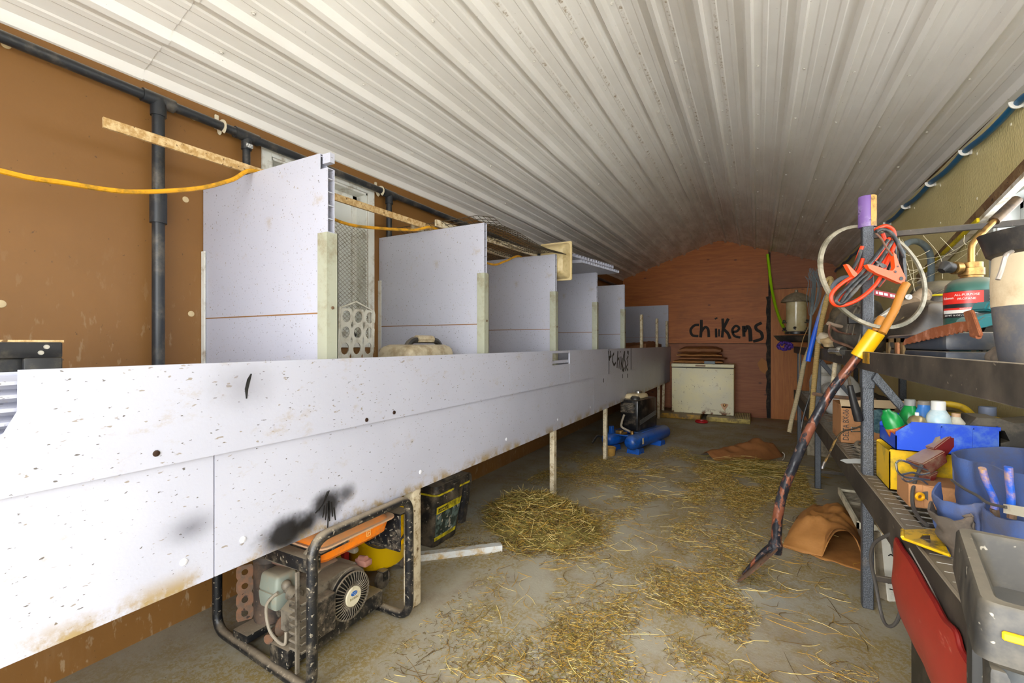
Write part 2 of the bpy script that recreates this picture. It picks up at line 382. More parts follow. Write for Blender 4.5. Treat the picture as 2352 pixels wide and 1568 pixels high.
# --- far gable in plywood sheets
def gable(x0, x1, z0, z1=None, nn=14):
    o = [(x0, z0), (x1, z0)]
    if z1 is not None: return o+[(x1, z1), (x0, z1)]
    return o+[(x1+(x0-x1)*i/nn, zceil(x1+(x0-x1)*i/nn, YB)+.01) for i in range(nn+1)]
MB().prism(gable(XL-.12, XR+.12, -.1), (0, .12, 0), (0, YB+.012, 0)).build('wall_back', M_DARKSTRIP)['kind'] = 'structure'
wb = bpy.data.objects['wall_back']
XS = .175
for nm, out, m in (('plywood_sheet', gable(XL, XS-.012, 1.285), M_PLY), ('plywood_sheet', gable(XL, XS-.035, .0, 1.275), M_PLY2), ('plywood_sheet', gable(XS+.02, XR, 2.215), M_PLY2), ('plywood_sheet', gable(XS+.025, XR, .0, 2.205), M_PLY3)):
    MB().prism(out, (0, .012, 0), (0, YB, 0)).build(nm, m, wb)
# jagged dark stain where the sheets meet and a torn patch of veneer
b = MB(); pts = [(XS-.02+.008*math.sin(i*2.1), YB-.002, .02+i*.09) for i in range(24)]
b.ribbon(pts, [.03+.022*abs(math.sin(i*1.7)) for i in range(24)], .002, (0, -1, 0)); b.build('tar_streak', M_DARKSTRIP, wb)
MB().prism([(-.09, 0), (-.13, .12), (-.06, .22), (.01, .16), (.03, .02), (-.02, -.06)], (0, -.012, 0), (XS-.05, YB, .82)).build('torn_veneer', M('torn_veneer', 'a8703a', .7), wb)
# --- unseen wall behind the camera; doorway narrowed on the left to dim near boards
b = MB(); b.box(XL-.12, -1.60, YF-.1, YF, -.1, 2.5); b.box(XR-.12, XR+.12, YF-.1, YF, -.1, 2.55)
b.prism([(XL-.12, 2.42), (XR+.12, 2.42), (XR+.12, 2.6), (XM, 3.25), (XL-.12, 2.55)], (0, -.1, 0), (0, YF, 0)); b.build('wall_front', M_OCHRE)['kind'] = 'structure'
# ================================================================ THE PENS ALONG THE LEFT WALL
def board_mat(name, stains=(), grime=.28, base='b8b9c6', low=None):
    n = NT(name); c = n.mix(n.ramp(n.noise(.9, 4), .3, .7), base, 'b0b1be')
    c = n.mix(n.ramp(n.noise(85, 2, .5, n.map((1, .4, 1), (.6, 0, 0))), .69, .735, 0, .75), c, '85765e')       # splashed specks
    c = n.mix(n.ramp(n.noise(9, 6, .75, n.map((1, .6, 1), (.5, 0, 0))), .66-.3*grime, .84-.3*grime, 0, .55), c, 'a08c6c')
    c = n.mix(n.ramp(n.noise(130, 2, .5, n.map((1, .4, 1), (.6, 0, 0))), .69, .72, 0, .85), c, '4c4234')
    if low is not None:
        z = n.sep()[2]; c = n.mix(n.math('MULTIPLY', n.ramp(z, low+.075, low), n.ramp(n.noise(7, 6, .7), .42, .62)), c, '9a8358')
    for ctr, r, soft, st, col, amt in stains: c = n.mix(n.math('MULTIPLY', n.spot(ctr, r, soft, st), amt), c, col)
    return n.done(c, .38, 0, n.noise(90, 2), .04)
XU, XF = -1.430, -1.446          # faces of the upper and lower fence boards
_a = at(655, 1226, X=XF); _b2 = at(702, 1204, X=XF); _c = at(752, 1160, X=XF); _d = at(795, 1133, X=XF); _e = at(440, 1212, X=XF); _g = at(560, 885, X=XU)
M_BOARD = board_mat('white_board')
M_BOARD_UP = board_mat('white_board_upper', [(_g, .05, .07, (1, .7, 1), '77757a', .55)], .34)
M_BOARD_LOW = board_mat('white_board_lower', [], .3, 'bebfcc', .575)
M_BOARD_SPRAY = board_mat('white_board_sprayed', [(_a, .068, .036, (1, .8, 1.25), '0d0c0c', .97), (_b2, .045, .03, (1, .9, 1.2), '0d0c0c', .97), (_c, .052, .026, (1, .8, 1), '100e0d', .95), (_d, .03, .022, (1, .8, 1), '1a1716', .8)], .3, 'bebfcc', .575)
M_BOARD_GREY = board_mat('white_board_smudged', [(_e, .02, .05, (1, .6, 1), '3a3940', .8)], .3, 'bebfcc', .575)
M_BLACKPAINT = M('black_paint', '141211', .6)
M_OSB = M('strand_board', 'cdb284', .8, 0, ('a8854f', 40, .5), None, ('6f532f', 60, .3), .2, 50)
M_LATH = M('whitewashed_wood', 'd2c5a8', .75, 0, ('9c8560', 24, .38), None, ('6b5638', 45, .25), .15, 40)
M_GALV = M('galvanised_steel', 'a9ab98', .5, .2, ('8a8066', 5, .3))
M_ABS = M('black_abs', '23262a', .42, 0, ('5d574e', 7, .3), ('8f8576', .6))
def panel(name, y0, y1, z0, z1, x, m, label, cat='panel', outline=None, th=.014):
    o = outline or [(y0, z0), (y1, z0), (y1, z1), (y0, z1)]
    ob = MB().prism(o, (-th, 0, 0), (x, 0, 0), (0, 1, 0), (0, 0, 1)).build(name, m, None, loc=(0, 0, 0))
    return tag(ob, label, cat, 'white fence boards of the pens')
zb, zl, zt = .575, .946, 1.222
panel('fence_board', -.7, .366, zl, zt, XU, M_BOARD_UP, 'white upper fence board cut away at its top corner before the louvre', outline=[(-.7, zl), (3.70, zl), (3.70, 1.107), (3.325, 1.107), (3.325, 1.203), (3.70, 1.203), (3.70, zt), (.367, zt), (.366, 1.13), (.345, 1.085), (.20, 1.02), (.02, 1.0), (-.7, 1.0)])
panel('fence_board', 3.706, 4.855, zl, zt, XU, M_BOARD, 'short white upper fence board between the notch and the lettering')
panel('fence_board', 4.862, 5.875, zl, zt, XU, M_BOARD, 'white upper fence board with black quoted lettering')
panel('fence_board', 5.883, 8.90, zl, zt, XU, M_BOARD, 'farthest white upper fence board, ending at the freezer')
panel('fence_board', -.7, .781, zb, zl+.06, XF, M_BOARD_GREY, 'white lower fence board nearest the doors with a grey smudge')
fb = panel('fence_board', .785, 4.40, zb, zl+.06, XF, M_BOARD_SPRAY, 'white lower fence board with black spray paint above the generator')
panel('fence_board', 4.405, 7.99, zb, zl+.06, XF, M_BOARD_LOW, 'white lower fence board behind the blue compressor')
panel('fence_board', 7.995, 8.90, zb, zl+.06, XF, M_BOARD_LOW, 'short end white lower fence board beside the freezer')
# drips of paint, screw heads and the slit in the boards
b = MB()
for i, (u, v0, v1) in enumerate(((741, 1160, 1188), (747, 1155, 1194), (752, 1150, 1212), (757, 1150, 1196), (764, 1152, 1186), (770, 1165, 1194))):
    b.ribbon([at(u+8*(1-k/4)*(.5 if i < 3 else -.4), v0+(v1-v0)*k/4, X=XF) for k in range(5)], [.006, .006, .005, .005, .004], .0015, (1, 0, 0))
b.ribbon([at(u, v, X=XF) for u, v in ((724, 1178), (740, 1160), (752, 1128))], .004, .0015, (1, 0, 0)); b.ribbon([at(u, v, X=XF) for u, v in ((732, 1172), (748, 1146), (756, 1126))], .004, .0015, (1, 0, 0))
b.build('paint_drips', M_BLACKPAINT, fb)
for y in (.87, 1.74, 2.6, 3.47, 4.3): MB().lathe((XF, y, .655), [(.011, 0), (.010, .002), (.005, .004)], 10, 'x').build('screw_head', M('white_screw', 'd6d6dc', .35), fb)
MB().lathe((XF, .70, .655), [(.011, 0), (.010, .002), (.005, .004)], 10, 'x').build('screw_head', M('white_screw'), bpy.data.objects['fence_board.004'])
fu = [o for o in bpy.data.objects if o.name == 'fence_board'][0]
b = MB(); b.ribbon([at(u, v, X=XU) for u, v in ((566, 915), (566, 893), (571, 872), (577, 858))], [.004, .011, .011, .004], .0012, (1, 0, 0)); b.build('slit', M_BLACKPAINT, fu)
for u, v in ((359, 1041), (842, 964), (905, 947)): MB().lathe(at(u, v, X=XU), [(.009, 0), (.008, .003), (.004, .004)], 10, 'x').build('bolt_head', M('rusty_bolt', '3c2a20', .5, .5), fu)
# the lettering on the fence: quoted, hand painted
f3 = bpy.data.objects['fence_board.002']
b = MB(); st = lambda pts, w=.016: b.ribbon([at(1370+x/7.468, 690+y/7.468, X=XU) for x, y in pts], w, .0015, (1, 0, 0))
for p in (((205, 862), (210, 920), (215, 965)), ((238, 862), (242, 930), (250, 965)), ((205, 955), (230, 975), (255, 945)), ((225, 970), (222, 1030)),
          ((300, 905), (275, 950), (272, 1040), (300, 1110), (330, 1065)), ((366, 868), (360, 1000), (352, 1155)), ((358, 1030), (388, 980), (390, 1060), (386, 1165)), ((418, 960), (422, 1060), (418, 1185)), ((412, 870), (412, 890)),
          ((480, 870), (462, 960), (450, 1120), (466, 1205), (480, 1150)), ((484, 868), (478, 1010), (492, 1050), (500, 1205)), ((545, 950), (520, 1000), (540, 1080), (512, 1140), (535, 1200)), ((530, 862), (536, 910)), ((546, 862), (545, 930)), ((444, 985), (432, 1080), (445, 1190), (466, 1205))): st(p, [.026]*len(p))
b.build('lettering', M_BLACKPAINT, f3)
for y, z0 in ((4.874, zl), (5.862, zl)): MB().ribbon([(XU, y, zt-.002), (XU, y, z0+.002)], .02, .0015, (1, 0, 0)).build('border_line', M_BLACKPAINT, f3)
for u, v in ((1386, 874), (1430, 864), (1441, 863)): MB().ribbon([at(u, v-5, X=XF), at(u, v+4, X=XF)], .02, .0015, (1, 0, 0)).build('paint_run', M_BLACKPAINT, bpy.data.objects['fence_board.006'])
MB().box(-1.452, -1.446, 3.32, 3.705, 1.118, 1.142).build('inner_rail', M_BOARD, fu)
# pen floor and legs
tag(MB().box(XL+.005, XF-.02, -.7, 8.88, .585, .60).build('pen_floor', M_BOARD), 'white slatted floor of the raised pens behind the fence', 'pen floor')
for (y, w, lab) in ((1.73, .033, 'thick whitewashed pen leg standing beside the generator'), (3.47, .028, 'whitewashed wooden pen leg standing in the hay pile'), (4.935, .025, 'whitewashed wooden pen leg standing before the tan bowl'), (8.03, .028, 'whitewashed wooden pen leg nearest to the freezer but one'), (8.52, .024, 'whitewashed leaning pen leg touching the freezer corner')):
    b = MB(); x = -1.487
    if y == 1.73: b.box(x-.035, x+.03, y-.033, y+.033, 0, .585, .012, 3)
    elif y > 8.4: b.hexa([(x-.02, y-.11, 0), (x+.02, y-.11, 0), (x+.02, y-.07, 0), (x-.02, y-.07, 0), (x-.02, y-.02, .585), (x+.02, y-.02, .585), (x+.02, y+.02, .585), (x-.02, y+.02, .585)])
    else: b.box(x-.02, x+.02, y-w, y+w, 0, .585, .003, 1)
    tag(b.build('pen_leg', M_LATH), lab, 'leg', 'wooden legs under the pens')
# partitions of hollow white board, each with its steel channel
def hollow(y, z0, z1, x0=XL+.004, x1=-1.470, th=.034):
    b = MB(); w = .003
    b.box(x0, x1, y, y+w, z0, z1); b.box(x0, x1, y+th-w, y+th, z0, z1)
    k = z0
    while k < z1+.001: b.box(x0, x1, y+w, y+th-w, k, min(k+w, z1)); k += .052
    b.box(x0, x1, y+w, y+th-w, z1-w, z1); return b
PY = (1.215, 2.365, 3.475, 4.57, 5.68)
pl = ('largest white pen partition, the first from the doors, with a notched top corner', 'white pen partition with black wire mesh lying on its top', 'white pen partition with the beige tray behind it', 'white pen partition under the stacked white board offcuts', 'white pen partition standing last before the long far pen')
for y, lab in zip(PY, pl):
    r = empty('pen_partition', (-1.9, y+.017, .6), lab, 'partition', 'white pen partitions')
    hollow(y, .602, 1.398).build('lower_board', M_BOARD, r); 
    if y == PY[0]:
        hollow(y, 1.402, 1.965).build('upper_board', M_BOARD, r); q = hollow(y, 1.965, 2.028, XL+.004, -1.513); q.box(-1.513, -1.470, y+.012, y+.034, 1.99, 2.028); q.build('top_strip', M_BOARD, r)
    else: hollow(y, 1.402, 2.02).build('upper_board', M_BOARD, r)
    q = MB(); q.box(-1.515, -1.462, y-.010, y-.006, .61, 1.712); q.box(-1.466, -1.462, y-.006, y+.044, .61, 1.712); q.box(-1.515, -1.462, y+.04, y+.044, .61, 1.712)
    ch = q.build('steel_channel', M_GALV, r)
    MB().lathe((-1.462, y+.017, 1.42), [(.007, 0), (.006, .004), (.002, .005)], 10, 'x').build('screw', M('brown_screw', '5c4630', .5), ch)
    MB().box(XL+.002, XL+.03, y-.008, y-.003, .61, 1.72).build('wall_channel', M_WHITETRIM, r)
    MB().box(XL+.01, -1.49, y-.0015, y+.002, 1.3975, 1.4025).build('rusty_seam', M('rust_seam', '8a6238', .8), r)
y = 8.86
r = empty('pen_partition', (-1.9, y, .6), 'grey-white end partition of the far pen against the plywood', 'partition', 'white pen partitions')
hollow(y, .602, 1.398).build('lower_board', M_BOARD, r); hollow(y, 1.402, 2.00).build('upper_board', M_BOARD, r)
for y, z1, lab in ((6.70, 1.70, 'tallest pale lath post standing free in the far pen'), (7.85, 1.70, 'pale lath post in the far pen with a dark clip'), (8.80, 1.70, 'pale lath post against the edge of the end partition')):
    tag(MB().box(-1.500, -1.463, y-.03, y+.03, .603, z1, .004, 1).build('lath_post', M_LATH), lab, 'post', 'pale lath posts in the far pen')
# --- black drain pipe along the ochre wall
XP = XL+.06
r = empty('drain_pipe', (XP, 2.0, 2.33), 'long black plastic pipe along the ochre wall with drops and tees', 'pipe')
MB().tube([(XP, -.7, 2.338), (XP, 1.0, 2.330), (XP, 8.8, 2.35)], .021, 16).build('pipe_run', M_ABS, r)
for y, z0, rr in ((1.005, .62, .023), (1.39, .62, .018), (2.405, .62, .020)):
    MB().cyl((XP, y, 2.33), (XP, y, z0), rr, n=16).build('drop_pipe', M_ABS, r)
    q = MB(); q.cyl((XP, y-.06, 2.33), (XP, y+.06, 2.33), .028, n=16); q.cyl((XP, y, 2.33), (XP, y, 2.262), rr+.006, n=16); t = q.build('tee_fitting', M_ABS, r)
    if y == 1.39: MB().box(XP+.022, XP+.026, y-.016, y+.018, 2.268, 2.288).build('sticker', M('white_sticker', 'd8d8d4', .5, 0, ('444444', 150, .45)), t)
q = MB(); q.cyl((XP, 1.005, 1.93), (XP, 1.005, 1.80), .031, n=16); q.build('coupling', M_ABS, r)
for y, lab in ((1.275, 'white plastic clip on the black pipe before the first partition'), (2.33, 'white plastic clip on the black pipe above the window')):
    q = MB(); q.tube([(XP-.01+.027*math.cos(a), y, 2.33+.027*math.sin(a)) for a in [math.pi*(1.35-1.7*k/12) for k in range(13)]], .006, 6, flat=2)
    q.box(XL+.001, XL+.012, y-.009, y+.009, 2.33, 2.40, .002, 1); q.box(XL+.001, XP, y-.006, y+.006, 2.348, 2.354)
    tag(q.build('pipe_clip', M('clip_plastic', 'd3c8ae', .5)), lab, 'clip', 'white pipe clips')
# --- laths and yellow cord over the partitions
def stick(a, b_, w, h, m):
    a, b_ = Vector(a), Vector(b_); d = (b_-a).normalized(); s = d.cross(Vector((0, 0, 1))).normalized()*w/2; q = MB(); k = Vector((0, 0, h))
    q.hexa([a-s, a+s, b_+s, b_-s, a-s+k, a+s+k, b_+s+k, b_-s+k]); return q
tag(stick((-2.0, .715, 2.030), (-1.905, 2.44, 2.030), .012, .036, M_OSB).build('wood_lath', M_OSB), 'long strand-board lath lying on the two nearest partitions', 'lath')
tag(stick((-1.79, 2.30, 2.024), (-1.66, 3.52, 2.022), .014, .04, M_LATH).build('wood_lath', M_LATH), 'pale lath lying from the mesh-topped partition to the next', 'lath')
tag(stick((-1.98, 2.30, 2.024), (-1.90, 3.52, 2.022), .03, .03, M_LATH).build('wood_lath', M_LATH), 'thick lath beside the yellow cord between middle partitions', 'lath')
M_YCORD = M('yellow_cord', 'd99a0a', .5, 0, ('8a6a1c', 12, .35))
P = spline([(-2.0, -.7, 1.80), (-1.96, .1, 1.82), at(0, 392, X=-1.95), at(150, 420, X=-1.95), at(300, 440, X=-1.95), at(450, 433, X=-1.945), at(530, 414, X=-1.94), (-1.94, 1.232, 2.039), (-1.935, 1.45, 1.96), at(790, 512, X=-1.93), at(870, 524, X=-1.90), at(950, 528, X=-1.86), (-1.85, 2.382, 2.031), (-1.84, 2.7, 1.93), at(1130, 607, X=-1.83), at(1160, 600, X=-1.81), (-1.80, 3.49, 2.031), (-1.85, 3.7, 1.9), (-2.0, 4.0, 1.5), (-2.05, 4.1, .62)], 8)
tag(MB().tube(P, .0085, 8).build('extension_cord', M_YCORD), 'yellow extension cord sagging over the tops of the partitions', 'cord')
# --- wire meshes
def wires(b, A, U, V, nu, nv, r, du=0, dv=0, zig=False, bendf=None):
    bend = bendf or (lambda p: p)
    for i in range(nu+1):
        pts = [bend(Vector(A)+Vector(U)*(i/nu)+Vector(V)*(j/12)) for j in range(13)]; b.tube(pts, r, 4)
    for j in range(nv+1):
        pts = [bend(Vector(A)+Vector(V)*(j/nv)+Vector(U)*(i/12)) for i in range(13)]; b.tube(pts, r, 4)
b = MB(); y0, y1, z0, z1, nz, ny = 1.60, 2.235, 1.335, 2.03, 26, 9
for j in range(nz+1):
    z = z0+(z1-z0)*j/nz; s = (z1-z0)/nz/2
    for sg in (1, -1): b.ribbon([(XL+.03, y0+(y1-y0)*i/(2*ny), z+(s if (i % 2) else -s)*sg*.96) for i in range(2*ny+1)], .0035, .002, (1, 0, 0))
tag(b.build('expanded_metal_screen', M('zinc_mesh', 'b3b0a4', .5, .4, ('7c735f', 20, .4))), 'diamond expanded metal screen standing before the left window', 'metal screen')
b = MB(); M_MESHD = M('dark_wire', '4e4436', .7, .3)
def bendm(p):
    p = p.copy(); f = max(0, 2.50-p.y); p.z += .5*f*f*3; p.z += .012*math.sin(p.y*7+p.x*3)+max(0, p.x+1.52)*-.25; return p
wires(b, (-2.15, 2.345, 2.036), (.76, 0, 0), (0, 1.17, 0), 20, 32, .0022, bendf=bendm)
tag(b.build('wire_mesh_sheet', M_MESHD), 'dark square wire mesh lying over two middle partitions', 'wire mesh')
def holed_plate(b, o, U, V, nu, nv, r, th, nseg=12, stretch=1):
    """a plate of nu x nv cells, each with a round hole; o corner, U and V full edges"""
    o, U, V = Vector(o), Vector(U), Vector(V); nrm = U.cross(V).normalized()*th
    for lev in (0, 1):
        for i in range(nu):
            for j in range(nv):
                c = o+U*((i+.5)/nu)+V*((j+.5)/nv)+nrm*lev; eu, ev = U/nu*.5, V/nv*.5; ul, vl = eu.normalized()*r, ev.normalized()*r*stretch; q, h = [], []
                for k in range(nseg):
                    a = 2*math.pi*k/nseg+.0001; ca, sa = math.cos(a), math.sin(a); m_ = max(abs(ca), abs(sa))
                    q.append(b.v(c+eu*(ca/m_)+ev*(sa/m_))); h.append(b.v(c+ul*ca+vl*sa))
                for k in range(nseg): b.f([q[k], q[(k+1) % nseg], h[(k+1) % nseg], h[k]])
                if lev == 0: H0 = globals().setdefault('_H', {}); H0[(i, j)] = h
                else:
                    g = globals()['_H'][(i, j)]
                    for k in range(nseg): b.f([g[k], g[(k+1) % nseg], h[(k+1) % nseg], h[k]])
    bmesh.ops.remove_doubles(b.bm, verts=b.bm.verts[:], dist=1e-5); return b
p0 = at(788, 822, X=-1.95)
b = MB(); holed_plate(b, (-1.95, 1.66, .95), (0, .25, 0), (0, .03, .52), 3, 6, .027, .006, 14, 1.2)
b.tube([(-1.95, 1.66, .95), (-1.95, 1.69, 1.47), (-1.95, 1.8, 1.51), (-1.95, 1.92, 1.47), (-1.95, 1.91, .95)], .008, 8)
b.box(-1.97, -1.90, 1.66, 1.69, .602, .96); b.box(-1.97, -1.90, 1.88, 1.91, .602, .96)
tag(b.build('perforated_panel', M('dull_white_plastic', 'cfcdc2', .5, 0, ('9a907c', 10, .3))), 'white plastic panel with oval holes inside the window pen', 'plastic panel')
# --- in the nearest pen: black nest box with white board and louvre
r = empty('nest_box', (-1.62, .2, .6), 'black plastic box with pale board peeping over the fence at the doors', 'box')
M_BLK = M('black_plastic', '1c1c1e', .45, 0, ('4c463c', 14, .3), ('8f8576', .35))
b = MB(); b.box(-1.80, -1.55, -.3, .47, .602, 1.282, .012, 3); b.build('body', M_BLK, r)
b = MB(); b.box(-1.55, -1.535, -.3, .47, 1.245, 1.284, .004, 2); b.box(-1.55, -1.535, .40, .47, .8, 1.246, .004, 2); b.build('face_frame', M_BLK, r)
MB().box(-1.549, -1.537, -.3, .345, 1.12, 1.258, .003, 1).build('pale_board', M('grey_white_board', 'c4bfb8', .6, 0, ('8d8479', 30, .4)), r)
MB().box(-1.806, -1.545, -.3, .475, 1.283, 1.289).build('wood_strip', M_OSB, r)
for y, z in ((.27, 1.272), (.44, 1.272), (.43, 1.258)): MB().lathe((-1.535, y, z), [(.006, 0), (.005, .003), (.002, .003)], 10, 'x').build('screw', M('steel_screw', 'b0aba0', .35, .6), r)
r = empty('louvre_vent', (-1.49, .2, .9), 'white louvre slats showing through the cut corner of the fence', 'louvre')
for k in range(7):
    q = MB(); z = 1.018+k*.03; q.hexa([(-1.50, -.3, z), (-1.462, -.3, z-.01), (-1.462, .40, z-.01), (-1.50, .40, z), (-1.50, -.3, z+.008), (-1.462, -.3, z-.002), (-1.462, .40, z-.002), (-1.50, .40, z+.008)]); q.build('slat', M_BOARD, r)
q = MB(); q.box(-1.512, -1.463, .40, .42, .602, 1.215); q.box(-1.512, -1.505, -.3, .40, .602, 1.215); q.build('frame', M_BOARD, r)
# --- pale hard case in the second pen
r = empty('tool_case', (-1.72, 2.0, .6), 'beige hard case with black handle peeping over the fence', 'case')
M_TAN = M('beige_plastic', 'b8ab90', .5, 0, ('8c7a5c', 8, .4))
ca, cb2 = at(895, 818, X=-1.70), at(1062, 812, X=-1.70)
b = MB(); yc = (ca.y+cb2.y)/2; b.taper((-1.70, 2.02), (.14, .32), (.12, .20), .603, 1.275, .05, 3); b.build('shell', M_TAN, r)
b = MB(); b.tube(rounded([(-1.66, 1.86, 1.24), (-1.66, 1.92, 1.30), (-1.66, 2.14, 1.30), (-1.66, 2.20, 1.24)], .03), .018, 8); b.build('handle', M_BLK, r)
b = MB(); b.tube([(-1.66, 1.96, 1.305), (-1.66, 2.10, 1.305)], .022, 8); b.build('grip', M_TAN, r)
# --- beige tray, board offcuts over the fourth partition
b = MB(); M_TRAY = M('beige_tray_plastic', 'cdb98a', .45, 0, ('a8905c', 6, .35))
def ringrect(hx, hz, y, c=(-1.50, 1.985), r=.03, n=5):
    out = []
    for sx, sz, a0 in ((1, 1, 0), (-1, 1, 90), (-1, -1, 180), (1, -1, 270)):
        for k in range(n+1):
            a = R(a0+90*k/n); out.append((c[0]+sx*(hx-r)+r*math.cos(a), y, c[1]+sz*(hz-r)+r*math.sin(a)))
    return out
cc_ = (-1.53, 1.985); b.rings([ringrect(.145, .165, 3.645, cc_, .012), ringrect(.145, .165, 3.630, cc_, .012), ringrect(.132, .152, 3.630, cc_), ringrect(.126, .146, 3.60, cc_), ringrect(.10, .115, 3.540, cc_), ringrect(.085, .10, 3.532, cc_)])
tag(b.build('plastic_tray', M_TRAY), 'shallow beige plastic tray propped on edge behind a partition', 'tray')
def offcut(quad, z, th, cells, label):
    q = MB(); A, B, C_, D = [Vector((x, y, z)) for x, y in quad]; k = Vector((0, 0, .003))
    for h in (0, th-.003): q.hexa([A+k*0+Vector((0, 0, h)), B+Vector((0, 0, h)), C_+Vector((0, 0, h)), D+Vector((0, 0, h)), A+Vector((0, 0, h))+k, B+Vector((0, 0, h))+k, C_+Vector((0, 0, h))+k, D+Vector((0, 0, h))+k])
    for i in range(cells+1):
        t = i/cells; p, s = A.lerp(D, t), B.lerp(C_, t); w = Vector((0, .002, 0)); q.hexa([p-w, s-w, s+w, p+w, p-w+Vector((0, 0, th)), s-w+Vector((0, 0, th)), s+w+Vector((0, 0, th)), p+w+Vector((0, 0, th))])
    tag(q.build('board_offcut', M_BOARD), label, 'board', 'white hollow board offcuts over the partitions')
offcut(((-2.1, 3.74), (-1.44, 3.79), (-1.30, 4.60), (-2.0, 4.66)), 2.052, .03, 16, 'upper white hollow board offcut beside the beige tray')
offcut(((-2.05, 3.9), (-1.41, 3.96), (-1.28, 4.74), (-1.98, 4.78)), 2.021, .028, 16, 'lower white hollow board offcut beside the beige tray')
# ================================================================ UNDER AND BESIDE THE PENS
M_BLKMETAL = M('black_enamel', '17181b', .4, .1, ('6e6455', 16, .30), ('9c8d78', .75), ('8f8676', 75, .35))
M_ALU = M('dusty_casting', '857c6e', .6, .3, ('4d453a', 14, .38), ('a3947c', .7))
M_ENGBLK = M('grimy_black_casting', '211f1d', .6, .1, ('7a6e5e', 18, .42), ('9c8d78', .6), ('8a8072', 60, .4))
M_MUF = M('sooty_steel', '4a423d', .6, .3, ('6d5a4c', 12, .35), ('8f8272', .6), ('8a7a68', 60, .2))
M_RUST = M('rusted_steel', '6d5b4c', .75, .3, ('8a6248', 22, .45), None, ('3a2d26', 40, .3), .15)
M_CHROME = M('chrome', 'cfcfcc', .2, .95, ('7d766a', 14, .25))
M_BRASS = M('brass', 'a5814a', .4, .8, ('6b4e2c', 18, .35))
M_ORANGE = M('orange_tank', 'f07d06', .4, 0, ('b7743a', 8, .3), ('b98a5e', .9))
# ---- generator
GX0, GX1, GY0, GY1 = -2.10, -1.412, 1.10, 1.62
g = empty('generator', ((GX0+GX1)/2, (GY0+GY1)/2, 0), 'black framed petrol generator with orange tank standing under the pens', 'generator')
b = MB()
loop = lambda x, z: rounded([(GX0, GY0+.03, z), (GX0, GY0+.03, .022)], .01)
b.tube(rounded([(GX0, GY0+.05, .56), (GX0, GY0+.05, .021), (GX1, GY0, .021), (GX1, GY0, .572), (GX1, GY1, .572), (GX1, GY1, .021), (GX0, GY1, .021), (GX0, GY1, .56), (GX0, GY0+.05, .56)], .075, 6), .0195, 12)
b.build('tube_frame', M_BLKMETAL, g)
b = MB(); b.box(-1.675, -1.565, GY0+.012, GY1-.01, .042, .115, .006, 2); b.build('front_rail', M_BLKMETAL, g)
b = MB(); b.box(-1.95, -1.85, GY0+.03, GY1-.01, .042, .075, .004, 2); b.build('rear_rail', M_BLKMETAL, g)
b = MB(); b.box(-1.86, -1.445, 1.112, 1.165, .435, .487, .004, 2); b.box(-1.86, -1.445, 1.165, 1.30, .483, .490); b.build('tank_bracket', M_BLKMETAL, g)
b = MB(); b.tube([(-1.50, 1.135, .487), (-1.495, 1.20, .54), (-1.49, 1.235, .565)], .010, 6, flat=.5); b.build('tank_strap', M_ALU, g)
# tank: two pressed shells meeting in a lip
def rrect(x0, x1, y0, y1, z, r, n=4):
    out = []
    for cx, cy, a0 in ((x1-r, y1-r, 0), (x0+r, y1-r, 90), (x0+r, y0+r, 180), (x1-r, y0+r, 270)):
        for k in range(n+1): a = R(a0+90*k/n); out.append((cx+r*math.cos(a), cy+r*math.sin(a), z))
    return out
b = MB(); x0, x1, y0, y1 = -1.80, -1.452, 1.17, 1.585
b.rings([rrect(x0+.05, x1-.03, y0+.03, y1-.09, .428, .03), rrect(x0+.02, x1-.012, y0+.012, y1-.045, .445, .04), rrect(x0+.012, x1-.006, y0+.006, y1-.03, .492, .04), rrect(x0+.012, x1-.006, y0+.006, y1-.03, .497, .04), rrect(x0+.03, x1-.05, y0+.03, y1-.06, .53, .04), rrect(x0+.06, x1-.09, y0+.07, y1-.10, .548, .04)])
tk = b.build('fuel_tank', M_ORANGE, g)
b = MB(); b.rings([rrect(x0, x1+.006, y0-.004, y1, .492, .045), rrect(x0, x1+.006, y0-.004, y1, .499, .045)]); b.build('tank_lip', M('dusty_lip', 'c59a78', .6, 0, ('b9a184', 8, .4)), tk)
b = MB(); xx = x1-.0055
for q in (((1.405, .462), (1.405, .484), (1.425, .484), (1.425, .462), (1.405, .462)), ((1.411, .466), (1.416, .478), (1.421, .474))): b.ribbon([(xx, y, z) for y, z in q], .0022, .0008, (1, 0, 0))
b.build('tank_badge', M('cream_mark', 'f0c878', .5), tk)
# engine
b = MB(); b.lathe((-1.70, 1.42, .19), [(.06, -.02), (.10, .0), (.108, .04), (.108, .10), (.104, .118), (.10, .122)], 32, 'x')
b.prism([(-.115, 0), (-.108, .06), (-.05, .105), (.05, .105), (.10, .06), (.11, 0), (.105, -.105), (-.11, -.105)], (.10, 0, 0), (-1.70, 1.42, .19), (0, 1, 0), (0, 0, 1)); b.build('blower_housing', M_ALU, g)
b = MB(); b.prism([(-.27, -.05), (-.27, .03), (-.20, .075), (-.05, .098), (.02, .095), (.02, -.05)], (.08, 0, 0), (-1.66, 1.42, .20), (0, 1, 0), (0, 0, 1)); b.build('cooling_shroud', M_ALU, g)
b = MB()
for i in range(38):                                               # radial grille of the recoil starter
    a = 2*math.pi*i/38; ca, sa = math.cos(a), math.sin(a)
    b.tube([(-1.545, 1.41+.046*ca, .185+.046*sa), (-1.540, 1.41+.07*ca, .185+.07*sa), (-1.550, 1.41+.098*ca, .185+.098*sa)], .0021, 5)
for rr, xo in ((.098, -1.555), (.044, -1.548)): b.tube([(xo, 1.41+rr*math.cos(2*math.pi*k/36), .185+rr*math.sin(2*math.pi*k/36)) for k in range(36)], .004, 6, closed=True)
st = b.build('recoil_grille', M_ALU, g)
